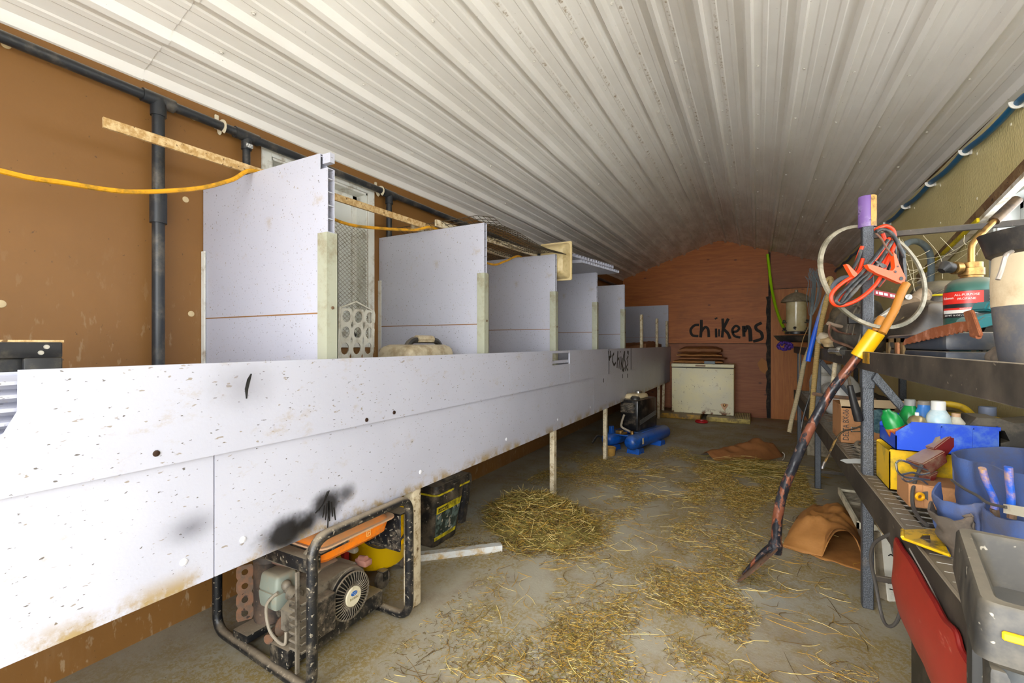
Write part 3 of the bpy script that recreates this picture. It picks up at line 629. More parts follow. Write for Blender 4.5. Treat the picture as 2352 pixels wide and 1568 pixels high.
MB().lathe((-1.574, 1.41, .185), [(.097, 0), (.097, .012), (.03, .013)], 32, 'x').build('starter_drum', M('drum_black', '100f0e', .8), g)  # plain black behind the grille so its bars stand out
dsk = MB().lathe((-1.550, 1.41, .185), [(.042, 0), (.042, .008), (.039, .011), (.001, .012)], 32, 'x').build('starter_cap', M('cream_disc', 'e0d8bc', .45, 0, ('b3a37e', 12, .3)), g)
b = MB(); b.prism([(.017*math.cos(2*math.pi*k/24), .010*math.sin(2*math.pi*k/24)) for k in range(24)], (.001, 0, 0), (-1.5382, 1.41, .199), (0, 1, 0), (0, 0, 1)); b.build('blue_oval', M('badge_blue', '1d5fae', .4), dsk)
b = MB()
for yy, zz, r_ in ((-.008, .003, .003), (.002, .002, .0022), (.007, -.002, .0022), (-.001, -.004, .002), (.009, .004, .002)):
    b.prism([((r_ if k % 2 == 0 else r_*.35)*math.cos(math.pi*k/4), (r_ if k % 2 == 0 else r_*.35)*math.sin(math.pi*k/4)) for k in range(8)], (.0005, 0, 0), (-1.5372, 1.41+yy, .199+zz), (0, 1, 0), (0, 0, 1))
b.build('badge_stars', M('badge_white', 'e8ecf0', .4), dsk)
text_mesh('ROBIN', .015, M('olive_print', '7a6a2a', .5), 'cap_lettering', dsk, lambda x, y, z: (-1.5378+z, 1.41+x, .178+y))
b = MB(); holed_plate(b, (-1.565, 1.285, .12), (0, .05, 0), (0, 0, .12), 3, 8, .0055, .003, 6); b.build('side_grille', M_ALU, g)
b = MB(); b.box(-1.64, -1.535, 1.165, 1.315, .10, .255, .012, 3); b.build('crankcase_cover', M_ENGBLK, g)
b = MB()
for k in range(7): b.box(-1.575, -1.50, 1.122, 1.166, .115+k*.03, .125+k*.03, .002, 1)
b.build('cooling_fins', M_ALU, g)
b = MB(); b.box(-1.95, -1.60, 1.25, 1.50, .08, .28, .03, 3); b.build('engine_block', M_ENGBLK, g)
b = MB(); b.taper((-1.745, 1.20), (.055, .05), (.062, .055), .205, .275, .012, 2); b.taper((-1.745, 1.20), (.062, .055), (.055, .045), .27, .345, .016, 3); ac = b.build('air_cleaner', M('grey_green_plastic', '8d9488', .5, 0, ('a3947c', 9, .35), ('a99a82', .8)), g)
b = MB(); b.cyl((-1.68, 1.19, .29), (-1.63, 1.19, .285), .018); b.cyl((-1.64, 1.18, .285), (-1.60, 1.18, .28), .026); b.ball((-1.675, 1.185, .305), .02); b.build('intake', M_ALU, g)
b = MB(); b.tube(spline([(-1.68, 1.15, .29), (-1.72, 1.13, .24), (-1.70, 1.125, .16), (-1.65, 1.125, .125), (-1.60, 1.125, .125), (-1.60, 1.13, .17)], 6), .006, 8); b.build('breather_hose', M('pale_hose', '9a8f7e', .6), g)
b = MB(); b.lathe((-1.72, 1.21, .12), [(.001, -.02), (.035, -.015), (.045, .0), (.035, .02), (.02, .03), (.02, .06)], 16, 'x'); b.cyl((-1.76, 1.20, .085), (-1.74, 1.15, .085), .02); b.build('carburettor_bowl', M_RUST, g)
b = MB(); b.lathe((-1.90, 1.27, .06), [(.05, -.005), (.068, .012), (.07, .27), (.074, .275), (.074, .30), (.05, .315)], 24); mf = b.build('muffler', M_MUF, g)
b = MB(); holed_plate(b, (-1.985, 1.165, .075), (.034, .056, 0), (0, 0, .24), 1, 4, .013, .003, 14); b.build('heat_shield', M_RUST, mf)
b = MB(); b.tube(spline([(-1.86, 1.26, .34), (-1.80, 1.24, .355), (-1.74, 1.25, .35)], 5), .022, 10); b.build('exhaust_elbow', M('pinkish_rust', '8b6a5c', .75, .2), mf)
b = MB(); b.prism([(0, 0), (.30, .005), (.34, .03), (.30, .045), (.02, .04)], (0, .10, 0), (-1.85, 1.20, .365)); b.build('cover_plate', M_ALU, g)
b = MB(); b.box(-1.505, -1.495, 1.098, 1.112, .06, .435, .001, 1); b.build('flat_strap', M_ALU, g)
b = MB(); b.box(-1.73, -1.435, 1.585, 1.592, .335, .50, .002, 1); b.box(-1.73, -1.435, 1.585, 1.66, .495, .50); b.box(-1.73, -1.435, 1.581, 1.586, .330, .342); b.build('control_panel', M_BLKMETAL, g)
b = MB(); b.tube(spline([(-1.55, 1.20, .345), (-1.56, 1.28, .385), (-1.58, 1.38, .41), (-1.60, 1.43, .40)], 6), .007, 8); b.build('fuel_hose', M('pale_hose'), g)
b = MB(); b.tube([(-1.60+.018*math.cos(a), 1.455, .41+.026*math.sin(a)) for a in [2*math.pi*k/16 for k in range(16)]], .005, 6, closed=True); b.box(-1.64, -1.57, 1.44, 1.47, .345, .372, .01, 2); b.build('starter_handle', M_ALU, g)
b = MB(); b.cyl((-1.60, 1.50, .30), (-1.56, 1.50, .305), .014); b.box(-1.62, -1.55, 1.485, 1.53, .27, .30, .008, 2); b.build('spark_plug', M('dull_red_cap', '9a6a5c', .6), g)
# ---- yellow cord coil end on the floor between the rails
b = MB(); b.tube([(-1.725+.035*math.cos(a), 1.215+.04*math.sin(a), .028+.012*math.sin(a*2)) for a in [2*math.pi*k/20 for k in range(20)]], .017, 8, closed=True)
tag(b.build('yellow_plug', M('bright_yellow', 'e8cf10', .4)), 'bright yellow plug end lying between the generator rails', 'plug')
# ---- white jug near the camera, only its shoulder in view
r = empty('plastic_jug', (-1.13, .70, 0), 'white plastic jug with yellow cap at the bottom edge of the photo', 'jug')
b = MB(); b.rings([rrect(-1.20, -.955, .60, .80, z, rr_) if k < 3 else rrect(-1.20+dx, -.955-dx, .60+dx, .80-dx, z, rr_) for k, (z, rr_, dx) in enumerate(((0, .03, 0), (.02, .05, 0), (.335, .05, 0), (.355, .05, .012), (.365, .05, .03)))]); b.build('body', M('white_jug', 'd6d6de', .35), r)
b = MB(); b.lathe((-.985, .775, .352), [(.03, 0), (.03, .018), (.024, .024), (.001, .025)], 20); b.build('cap', M('bright_yellow'), r)
# ---- yellow mop bucket on castors
M_YB = M('mop_bucket_yellow', 'f2c500', .4, 0, ('b08a10', 9, .22))
r = empty('mop_bucket', (-1.87, 1.87, 0), 'yellow plastic mop bucket on castors behind the generator', 'bucket')
def oval(cx, cy, rx, ry, z, n=28): return [(cx+rx*math.cos(2*math.pi*k/n), cy+ry*math.sin(2*math.pi*k/n), z) for k in range(n)]
b = MB(); b.rings([oval(-1.865, 1.875, .135, .14, .082), oval(-1.865, 1.875, .148, .153, .097), oval(-1.865, 1.875, .165, .17, .42), oval(-1.865, 1.875, .157, .162, .42), oval(-1.865, 1.875, .138, .142, .10)]); b.build('tub', M_YB, r)
b = MB(); b.prism([(0, 0), (.05, .03), (.06, .12), (.0, .14)], (0, .08, 0), (-1.735, 1.90, .17)); b.build('spout', M_YB, r)
for x, y in ((-1.73, 1.775), (-1.98, 1.77), (-1.78, 2.0), (-1.96, 2.0)):
    w = MB().lathe((x, y, .048), [(.02, -.014), (.04, -.014), (.047, -.010), (.047, .010), (.04, .014), (.02, .014)], 22, 'x').build('wheel', M('grey_rubber', '4c463f', .7, 0, ('83786a', 12, .4)), r)
    q = MB(); q.box(x-.022, x-.016, y-.012, y+.018, .045, .092); q.box(x+.016, x+.022, y-.012, y+.018, .045, .092); q.box(x-.024, x+.024, y-.02, y+.024, .088, .096, .003, 1); q.build('castor_fork', M_BLKMETAL, w)
b = MB(); b.tube(spline([(-1.90, 1.70, .36), (-1.80, 1.70, .27), (-1.71, 1.75, .225), (-1.665, 1.86, .25), (-1.69, 1.95, .36)], 8), .006, 8); b.build('bail_handle', M('dark_wire'), r)
# ---- red and blue box with a hazard triangle
r = empty('cardboard_carton', (-2.0, 1.62, 0), 'red and blue carton with a yellow warning triangle behind the generator', 'carton')
MB().box(-2.1, -1.86, 1.64, 1.67, 0, .42).build('carton_body', M('carton_red', 'a80f1c', .5), r)
MB().prism([(-.24, .20), (-.04, .29), (0, .42), (-.24, .42)], (0, -.001, 0), (-1.86, 1.64, 0)).build('blue_print', M('carton_blue', '152a66', .5), r)
tr = MB().prism([(-.115, .16), (-.005, .155), (-.062, .25)], (0, -.0015, 0), (-1.86, 1.64, 0)).build('warning_triangle', M('sign_yellow', 'd8c21a', .5), r)
b = MB(); b.ribbon([(-1.928, 1.6385, .225), (-1.918, 1.6385, .20), (-1.932, 1.6385, .198), (-1.912, 1.6385, .176)], .008, .0008, (0, -1, 0)); b.box(-1.955, -1.885, 1.6378, 1.6385, .163, .168); b.build('bolt_symbol', M_BLACKPAINT, tr)
# ---- black wheeled tool box beyond the first leg
M_TB = M('dusty_black_plastic', '201f20', .55, 0, ('5f5446', 9, .4), ('837666', .7), ('8b8172', 50, .25))
r = empty('tool_box', (-1.98, 2.40, 0), 'dirty black plastic tool box with yellow label under the pens', 'tool box')
def bxr(f, z): return rrect(-2.2-.0*f, -1.785+.045*f, 2.27-.03*f, 2.51+.09*f, z, .03)
b = MB(); b.rings([bxr(0, 0), bxr(.1, .01), bxr(.75, .33), bxr(.78, .34)]); bd = b.build('body', M_TB, r)
b = MB(); b.rings([rrect(-2.2, -1.735, 2.24, 2.615, .344, .035), rrect(-2.2, -1.73, 2.235, 2.62, .352, .035), rrect(-2.2, -1.735, 2.24, 2.615, .395, .035), rrect(-2.18, -1.77, 2.27, 2.58, .408, .03)]); ld = b.build('lid', M_TB, r)
b = MB(); b.rings([rrect(-2.2, -1.729, 2.234, 2.621, .336, .035), rrect(-2.2, -1.729, 2.234, 2.621, .347, .035)]); b.build('yellow_seal', M('label_yellow', 'd3c01c', .5, 0, ('6a6020', 10, .35)), ld)
fx = lambda z: -1.785+.045*(z/.33*.75)+.003
MB().hexa([(fx(.20)-.004, 2.44, .20), (fx(.20)+.006, 2.44, .20), (fx(.20)+.006, 2.50, .20), (fx(.20)-.004, 2.50, .20), (fx(.36)-.004, 2.44, .37), (fx(.36)+.012, 2.44, .37), (fx(.36)+.012, 2.50, .37), (fx(.36)-.004, 2.50, .37)]) 
b = MB(); b.hexa([(-1.765, 2.41, .27), (-1.735, 2.41, .27), (-1.735, 2.47, .27), (-1.765, 2.47, .27), (-1.765, 2.41, .375), (-1.720, 2.41, .375), (-1.720, 2.47, .375), (-1.765, 2.47, .375)]); b.build('latch', M_TB, r)
b = MB(); b.hexa([(-1.80, 2.555, .06), (-1.765, 2.555, .06), (-1.765, 2.60, .06), (-1.80, 2.60, .06), (-1.78, 2.58, .33), (-1.735, 2.58, .33), (-1.735, 2.63, .33), (-1.78, 2.63, .33)]); b.build('side_rail', M_TB, r)
b = MB(); b.tube(rounded([(-1.78, 2.62, .375), (-1.78, 2.68, .37), (-1.78, 2.68, .29), (-1.78, 2.63, .28)], .03), .010, 8); b.build('side_handle', M('grey_rubber'), r)
b = MB(); b.box(-2.05, -1.73, 2.33, 2.52, .40, .425, .01, 2); b.build('top_grip', M_TB, r)
fy = lambda y, z: (fx(z), y, z)
lb = MB().hexa([fy(2.275, .045), (fx(.045)+.001, 2.275, .045), (fx(.045)+.001, 2.485, .045), fy(2.485, .045), fy(2.265, .255), (fx(.255)+.001, 2.265, .255), (fx(.255)+.001, 2.535, .255), fy(2.535, .255)])
b = MB(); b.hexa([fy(2.275, .045), (fx(.045)+.0012, 2.275, .045), (fx(.045)+.0012, 2.485, .045), fy(2.485, .045), fy(2.265, .255), (fx(.255)+.0012, 2.265, .255), (fx(.255)+.0012, 2.535, .255), fy(2.535, .255)])
n = NT('picture_label'); c = n.mix(n.ramp(n.noise(14, 2), .45, .55), '2b3530', '5f6f6a'); c = n.mix(n.ramp(n.noise(22, 2), .6, .64), c, 'a39a88'); lab = b.build('label', n.done(c, .5), bd)
for z0, z1 in ((.213, .258), (.043, .066)):
    q = MB(); q.hexa([fy(2.270, z0), (fx(z0)+.0022, 2.270, z0), (fx(z0)+.0022, 2.52 if z0 > .1 else 2.488, z0), fy(2.52 if z0 > .1 else 2.488, z0), fy(2.268, z1), (fx(z1)+.0022, 2.268, z1), (fx(z1)+.0022, 2.535 if z0 > .1 else 2.492, z1), fy(2.535 if z0 > .1 else 2.492, z1)]); q.build('label_band', M('label_yellow'), lab)
q = MB(); q.hexa([(fx(.222), 2.285, .222), (fx(.222)+.0030, 2.285, .222), (fx(.222)+.0030, 2.385, .222), (fx(.222), 2.385, .222), (fx(.246), 2.285, .246), (fx(.246)+.0030, 2.285, .246), (fx(.246)+.0030, 2.385, .246), (fx(.246), 2.385, .246)]); q.build('brand_patch', M_BLK, lab)
text_mesh('STANLEY', .024, M('label_yellow'), 'label_lettering', lab, lambda x, y, z: (fx(.234)+.0034+z, 2.335+x, .234+y))
# ---- board lying on the floor
q = stick((-1.93, 1.955, .0), (-1.40, 2.455, .0), .05, .038, M_LATH); tag(q.build('wood_board', M('white_faced_board', 'c9cbc9', .55, 0, ('b0925a', 12, .4))), 'short white board lying on the floor before the hay pile', 'board')
# ---- tan bowl behind the third leg
b = MB(); b.lathe((-1.50, 5.12, 0), [(.055, 0), (.068, .004), (.078, .085), (.083, .09), (.078, .095), (.07, .088), (.06, .01), (.001, .008)], 26)
tag(b.build('feed_bowl', M('tan_plastic', 'bb9148', .5, 0, ('8c6c34', 10, .3))), 'tan plastic bowl on the floor behind the third pen leg', 'bowl')
# ---- air compressor
ang = math.atan2(.975, .222); Mx = Matrix.Translation((-1.29, 5.26, 0)) @ Matrix.Rotation(ang, 4, 'Z')
M_BLUE = M('compressor_blue', '0f55b4', .35, 0, ('173a6a', 7, .35), ('6f7f8e', .35))
r = empty('air_compressor', (-1.28, 5.75, 0), 'blue twin tank air compressor with black engine under the far pens', 'compressor')
for yo in (0, .30):
    q = MB(Mx); q.lathe((0, yo, .135), [(.001, -.03), (.04, -.026), (.07, -.008), (.085, .03), (.085, .95), (.07, .985), (.03, 1.0), (.001, 1.002)], 22, 'x'); tkk = q.build('air_tank', M_BLUE, r)
    for xo in (.13, .74):
        q = MB(Mx); q.prism([(-.05, .06), (-.075, .0), (-.02, 0), (0, .03), (.02, 0), (.075, 0), (.05, .06)], (0, .15, 0), (xo, yo-.075, 0)); q.build('foot', M_BLUE, tkk)
q = MB(Mx); q.box(.06, .14, .0, .30, .19, .205, .004, 1); q.box(.22, .86, -.02, .32, .205, .222, .004, 1); q.build('deck', M_BLUE, r)
q = MB(Mx); q.box(.0, .06, .24, .28, .21, .30, .005, 1); q.build('bracket', M_BLUE, r)
q = MB(Mx); q.taper((.52, .14), (.28, .115), (.27, .115), .225, .60, .02, 2); sh = q.build('belt_guard', M('glossy_black', '131315', .3, 0, ('4e463c', 12, .3), ('7c7060', .5)), r)
q = MB(Mx)
for j in range(5):
    for k in range(26): q.box(.30+k*.018, .308+k*.018, .022, .028, .30+j*.012+.012*(k*.25), .306+j*.012+.012*(k*.25))
q.build('vent_pattern', M('grey_dots', '5b5852', .6), sh)
q = MB(Mx); q.box(.22, .40, .07, .22, .44, .56, .02, 2)
for k in range(6): q.box(.20, .42, .06, .23, .45+k*.018, .457+k*.018)
q.build('pump_head', M_ENGBLK, r)
q = MB(Mx); q.lathe((.225, .085, .50), [(.03, -.02), (.032, 0), (.03, .004), (.001, .005)], 18, 'x'); q.build('pressure_gauge', M_CHROME, r)
q = MB(Mx); q.tube(spline([(.20, .18, .42), (.16, .19, .34), (.14, .18, .28), (.15, .10, .245), (.13, .05, .235), (.13, .04, .21)], 7), .013, 8); q.build('air_hose', M('pale_hose'), r)
q = MB(Mx); q.cyl((.13, .04, .19), (.13, .04, .25), .022); q.cyl((.10, .10, .225), (.04, .12, .225), .016); q.box(.05, .12, .14, .22, .205, .25, .01, 2); q.build('brass_fittings', M_BRASS, r)
q = MB(Mx); q.taper((.47, .15), (.17, .10), (.14, .08), .60, .665, .03, 3); ft = q.build('fuel_tank', M('cream_tank', 'd9c7a0', .45, 0, ('a08a62', 9, .3)), r)
q = MB(Mx); q.lathe((.50, .14, .66), [(.03, 0), (.045, .004), (.045, .025), (.03, .032), (.001, .032)], 18); q.build('filler_cap', M_CHROME, ft)
q = MB(Mx); q.lathe((.33, .10, .60), [(.06, 0), (.058, .02), (.04, .04), (.001, .045)], 18); q.build('air_filter', M_BLK, r)
q = MB(Mx); q.tube(rounded([(.02, .36, .15), (-.06, .40, .18), (-.14, .42, .10)], .03), .014, 8); q.build('carry_handle', M_BLK, r)
q = MB(Mx); q.box(.14, .165, -.089, -.083, .11, .18); q.build('paper_tag', M('tag_paper', 'c9b58c', .6), r)
# ---- chest freezer on yellow slabs
n = NT('old_cream_enamel'); z = n.sep()[2]
c = n.mix(n.ramp(n.noise(2.4, 4), .3, .7), 'f0e6b8', 'e3dec4')
c = n.mix(n.ramp(n.noise(9, 6, .75), .57, .72, 0, .55), c, '9c8350'); c = n.mix(n.ramp(n.noise(30, 3, .6), .66, .72, 0, .8), c, '6a5434')
c = n.mix(n.math('MULTIPLY', n.ramp(z, .13, .0), n.ramp(n.noise(8, 4), .5, .6)), c, '6e3f1c'); M_FRZ = n.done(c, .45, 0)
FX0, FX1, FY = -1.322, -.345, 8.345
r = empty('chest_freezer', ((FX0+FX1)/2, 8.6, .088), 'old cream chest freezer with rust spots against the plywood gable', 'freezer')
fzb = MB().box(FX0, FX1, FY, 8.90, .088, .862, .008, 2).build('cabinet', M_FRZ, r)
ldd = MB().box(FX0-.004, FX1+.006, FY-.014, 8.90, .878, .935, .01, 3).build('lid', M_FRZ, r)
MB().box(FX0+.006, FX1-.006, FY+.004, 8.89, .861, .879).build('lid_gasket', M('grey_gasket', '57524a', .7), r)
MB().box(-.935, -.775, FY-.020, FY-.012, .893, .918, .003, 1).build('lid_handle', M('brown_insert', '8a6a4c', .5), ldd)
em = MB(); em.prism([(0, -.075), (-.045, 0), (-.062, .03), (-.04, .046), (0, .051), (.04, .046), (.062, .03), (.045, 0)], (0, -.006, 0), (-.485, FY, .235)); emb = em.build('emblem', M('copper_badge', 'b98f68', .5, .2, ('8c6848', 20, .3)), fzb)
MB().lathe((-.485, FY-.006, .255), [(.022, 0), (.022, -.008), (.014, -.012), (.001, -.012)], 18, 'y').build('lock_boss', M_BRASS, emb)
M_SLAB = M('yellow_slab', 'b98d2a', .6, 0, ('6e5a34', 8, .45), ('8a7c66', .85))
M_SLAB2 = M('pale_yellow_slab', 'c3ad5c', .6, 0, ('7c6a3c', 8, .4), ('8f8676', .9))
tag(MB().box(-1.55, -.84, 8.17, 8.88, 0, .087, .012, 2).build('yellow_slab', M_SLAB), 'ochre yellow slab under the pen side of the freezer', 'slab', 'yellow slabs under the freezer')
b = MB(); b.box(-.745, -.10, 8.13, 8.86, 0, .080, .012, 2)
for i in range(9):
    for j in range(12): b.box(-.33+i*.025, -.318+i*.025, 8.17+j*.055, 8.20+j*.055, .079, .0865)
tag(b.build('yellow_slab', M_SLAB2), 'pale yellow slab with studded grey top, sticking out past the freezer', 'slab', 'yellow slabs under the freezer')
b = MB(); b.lathe((-.80, 7.95, 0), [(.08, 0), (.098, .01), (.10, .03), (.094, .034), (.088, .012), (.001, .010)], 26)
tag(b.build('red_dish', M('red_plastic', 'a8131a', .4)), 'small red plastic dish on the floor before the freezer', 'dish')
# ---- kraft paper bags
n = NT('kraft_paper'); c = n.mix(n.ramp(n.noise(3, 5, .7), .3, .7), 'b07a3e', '9a6630'); c = n.mix(n.ramp(n.noise(11, 4, .7), .6, .8, 0, .4), c, '6f4722')
M_KRAFT = n.done(c, .7, 0, n.noise(14, 4, .6), .25, .01)
n = NT('brown_sack_paper'); c = n.mix(n.ramp(n.noise(3, 5, .7), .3, .7), '946034', '7e4f28'); M_KRAFT2 = n.done(c, .7, 0, n.noise(14, 4, .6), .25, .01)
def crum(p, f=5, a=.02):
    p = Vector(p)*f; return a*(1-abs(noise.noise(p))*2.2+.5*(1-abs(noise.noise(p*2.3))*2))
def slabbag(name, c, hx, hy, hz, rot, seed, m, label, group=None, droop=0):
    b = MB(Matrix.Translation(c) @ Matrix.Rotation(rot, 4, 'Z')); nu, nv = 22, 12; L = []
    def f(u, v, top):
        x, y = (u*2-1)*hx, (v*2-1)*hy; e = min(1, 6*min(u, 1-u, v, 1-v)+.12); z = hz*(1+ (e if top else -e))*.5*1.0
        w = .6*crum((x+seed, y, .3), 4, hz*.35)+droop*u*u; return (x+.01*noise.noise((seed, y*6, u)), y+.02*noise.noise((x*5, seed, v)), (z if top else z*.6)+w*(1 if top else .5)+droop*0)
    gt = [[b.v(f(i/nu, j/nv, 1)) for j in range(nv+1)] for i in range(nu+1)]; gb = [[b.v(f(i/nu, j/nv, 0)) for j in range(nv+1)] for i in range(nu+1)]
    for i in range(nu):
        for j in range(nv): b.f([gt[i][j], gt[i+1][j], gt[i+1][j+1], gt[i][j+1]]); b.f([gb[i][j], gb[i][j+1], gb[i+1][j+1], gb[i+1][j]])
    for i in range(nu): b.f([gb[i][0], gb[i+1][0], gt[i+1][0], gt[i][0]]); b.f([gt[i][nv], gt[i+1][nv], gb[i+1][nv], gb[i][nv]])
    for j in range(nv): b.f([gt[0][j], gt[0][j+1], gb[0][j+1], gb[0][j]]); b.f([gb[nu][j], gb[nu][j+1], gt[nu][j+1], gt[nu][j]])
    return tag(b.build(name, m, None, 25), label, 'bag', group)
for k, (dx, z, h, rot, lab) in enumerate(((-.92, .937, .05, .03, 'bottom one of the folded brown paper sacks on the freezer lid'), (-.86, .995, .05, -.04, 'folded brown paper sack second from the freezer lid'), (-.90, 1.052, .05, .02, 'folded brown paper sack third from the freezer lid'), (-.88, 1.108, .10, -.01, 'topmost thick folded brown paper sack on the freezer'))):
    slabbag('paper_sack', (dx, 8.62, z), .40-.02*k, .22, h, rot, 3.1*k, M_KRAFT2 if k % 2 else M_KRAFT, lab, 'folded paper sacks on the freezer')
tag(MB().box(-.80, -.63, 8.37, 8.42, .936, .985, .004, 1).build('grey_carton', M('blue_grey_card', '7f8a92', .6)), 'small blue grey carton tucked under the sacks on the freezer', 'carton')
slabbag('paper_sack', (-1.75, 7.9, 1.13), .22, .95, .13, .06, 17, M_KRAFT2, 'long brown paper sack lying in the far pen above the fence', droop=.05)
tag(MB().box(-2.2, -1.52, 6.9, 8.6, .602, 1.12, .02, 2).build('white_crate', M_BOARD), 'white crate in the far pen carrying the brown paper sack', 'crate')
# bag with the open mouth near the shelving
def openbag(label):
    A, B2 = Vector((.135, 3.32, 0)), Vector((.545, 3.165, 0)); Cc, Dd = Vector((.30, 4.06, 0)), Vector((.63, 3.93, 0)); nu, nv = 60, 30; b = MB(); rows = []
    for j in range(nv+1):
        t = j/nv; l, r_ = A.lerp(Cc, t), B2.lerp(Dd, t); row = []
        for i in range(nu):
            s = i/nu
            if s < .5: w, top = s*2, True
            else: w, top = (1-s)*2, False
            p = l.lerp(r_, w); sm_ = min(1, t/.32); sm_ = sm_*sm_*(3-2*sm_)
            nar = .185*max(0, math.sin(math.pi*min(1, max(0, (w-.50)/.49))))**.8; wide = (.165-.06*t)*max(0, math.sin(math.pi*min(1, max(0, w*.96+.02))))**.7*(1+.35*math.sin(w*7+t*3)*.5)
            h = (nar*(1-sm_)+wide*sm_)*min(1, (1-t)*6+.15)
            if top: z = .010+h+crum((p.x, p.y, 1), 6, .030)*(.3+math.sin(math.pi*w))*(.35+.65*sm_)
            else: z = .004+.006*abs(noise.noise(p*9))
            y = p.y+(.05*math.sin(math.pi*min(1, max(0, (w-.35)/.65))) if (top and j == 0) else 0)+(.02*noise.noise((w*7, 2, 5)) if j == 0 else 0)
            row.append(b.v((p.x+.012*noise.noise((p.x*9, p.y*9, z*9)), y, max(.004, z))))
        rows.append(row)
    for a, c in zip(rows, rows[1:]):
        for i in range(nu): b.f([a[i], a[(i+1) % nu], c[(i+1) % nu], c[i]])
    b.f(rows[-1]); o = b.build('paper_sack', M_KRAFT, None, 60, recalc=True); sm = o.modifiers.new('thickness', 'SOLIDIFY'); sm.thickness = .002; return tag(o, label, 'bag')
ob = openbag('brown paper sack with open dark mouth on the floor by the shelf post')
text_mesh('DOMESTIC', .06, M('sack_ink', '2a1c12', .7), 'sack_lettering', ob, lambda x, y, z: (lambda q: (q.x, q.y, .062+.01*noise.noise(q*9)-.035+z+(.05+y)*.55))(Vector((.232, 3.66, 0))+Vector((.2, .93, 0))*x+Vector((.5, -.1, 0))*(-y)*.6))
def pillow(label):
    A = Vector((-.50, 5.52, 0)); B2 = Vector((.22, 6.15, 0)); d = (B2-A).normalized(); s = Vector((d.y, -d.x, 0)); L = (B2-A).length; nu, nv = 34, 18; b = MB(); g = []
    for i in range(nu+1):
        u = i/nu; row = []; hw = .25*(.55+.45*math.sin(math.pi*min(1, u*1.05)))*(1 if u < .9 else 1-.5*(u-.9)/.1)
        for j in range(nv+1):
            v = j/nv*2-1; p = A+d*(u*L)+s*(v*hw); ridge = .085*math.exp(-((u-.68)/.25)**2)+.06; z = ridge*max(0, 1-abs(v)**1.5)*min(1, (1-u)*8+.1)*min(1, u*5+.35)
            row.append(Vector((p.x, p.y, .006+z+max(0, crum((p.x, p.y, 4), 6, .035)*(1-abs(v))))))
        g.append([b.v(p) for p in row])
    base = [[b.v((v.co.x, v.co.y, .001)) for v in r_] for r_ in (g[0], g[-1])]
    for i in range(nu):
        for j in range(nv): b.f([g[i][j], g[i+1][j], g[i+1][j+1], g[i][j+1]])
    bmesh.ops.recalc_face_normals(b.bm, faces=b.bm.faces[:]); o = b.build('paper_sack', M_KRAFT2, None, 50); return tag(o, label, 'bag')
fbag = pillow('crumpled brown paper sack lying on the hay before the freezer')
MB().tube(spline([at(1797, 1038, Z=.06), at(1802, 1044, Z=.03), at(1801, 1052, Z=.008), at(1797, 1056, Z=.008)], 6), .004, 6).build('string_end', M('white_string', 'd8d4c8', .8), fbag)
# ---- lettering sprayed on the gable
b = MB(); q = lambda pts, w: b.ribbon([at(1350+x/3.266, 520+y/3.266, Y=YB-.001) for x, y in pts], w, .0015, (0, -1, 0))
for pts, w in ((spline([(835, 738), (800, 742), (772, 775), (785, 815), (830, 822)], 5), 0.046), ([(852, 700), (852, 770), (846, 832)], .034), (spline([(850, 790), (880, 755), (903, 772), (908, 830)], 5), 0.046), ([(962, 765), (964, 832)], .04), ([(960, 684), (966, 694)], .05), ([(985, 770), (985, 825)], .02), ([(1012, 690), (1015, 760), (1008, 832)], .03), (spline([(1055, 690), (1025, 750), (1020, 768), (1050, 800), (1068, 842)], 4), 0.049),
              (spline([(1085, 790), (1120, 785), (1135, 760), (1110, 745), (1085, 775), (1100, 820), (1145, 832)], 5), 0.041), ([(1168, 745), (1172, 826)], .034), (spline([(1174, 790), (1195, 752), (1216, 775), (1222, 862)], 5), 0.061), (spline([(1305, 722), (1262, 745), (1268, 775), (1300, 795), (1306, 840), (1240, 862)], 5), 0.049)):
    q(pts, w if w > .035 else w*1.45)
b.build('lettering', M('black_spray', '26201b', .8), wb)
# ---- hay
M_H = [M('hay_gold', 'b08a34', .8), M('hay_olive', '7d7030', .8), M('hay_brown', '644c22', .8), M('hay_pale', 'd6bf78', .75)]
import numpy as np
def straws(name, items, m, label, cat):
    """items: (centre, direction, length, radius, bend, material index): thin three-sided stems"""
    V, F, MI = [], [], []; NR = 4
    for c, d, L, r_, bend, mi in items:
        d = d.normalized(); s = d.cross(Vector((0, 0, 1))); s = s.normalized() if s.length > 1e-4 else Vector((1, 0, 0)); w = s.cross(d); base = len(V)
        for k in range(NR):
            t = k/(NR-1)-.5; p = c+d*(L*t)+s*(bend*(t*t*4-.33)); rr_ = r_*(1 if 0 < k < NR-1 else .7)
            for q_ in range(3): a = 2.094*q_; o = p+s*(rr_*math.cos(a))+w*(rr_*math.sin(a)); V.append((o.x, o.y, max(.0008, o.z)))
        for k in range(NR-1):
            for q_ in range(3): i0 = base+k*3+q_; i1 = base+k*3+(q_+1) % 3; F.append((i0, i1, i1+3, i0+3)); MI.append(mi)
    me = bpy.data.meshes.new(name); me.from_pydata(V, [], F); [me.materials.append(x) for x in m]; me.polygons.foreach_set('material_index', MI); me.update()
    o = bpy.data.objects.new(name, me); COL.objects.link(o); return tag(o, label, cat, None, 'stuff')
def pick(): return RND.choice((0, 0, 1, 1, 2, 2, 2, 3))
it = []; hc = Vector((-1.40, 2.97, 0)); ax = Vector((-.75, .66, 0)).normalized(); ay = Vector((ax.y, -ax.x, 0))
def moundh(u, v): return .17*max(0, 1-(u*u+v*v))**.8
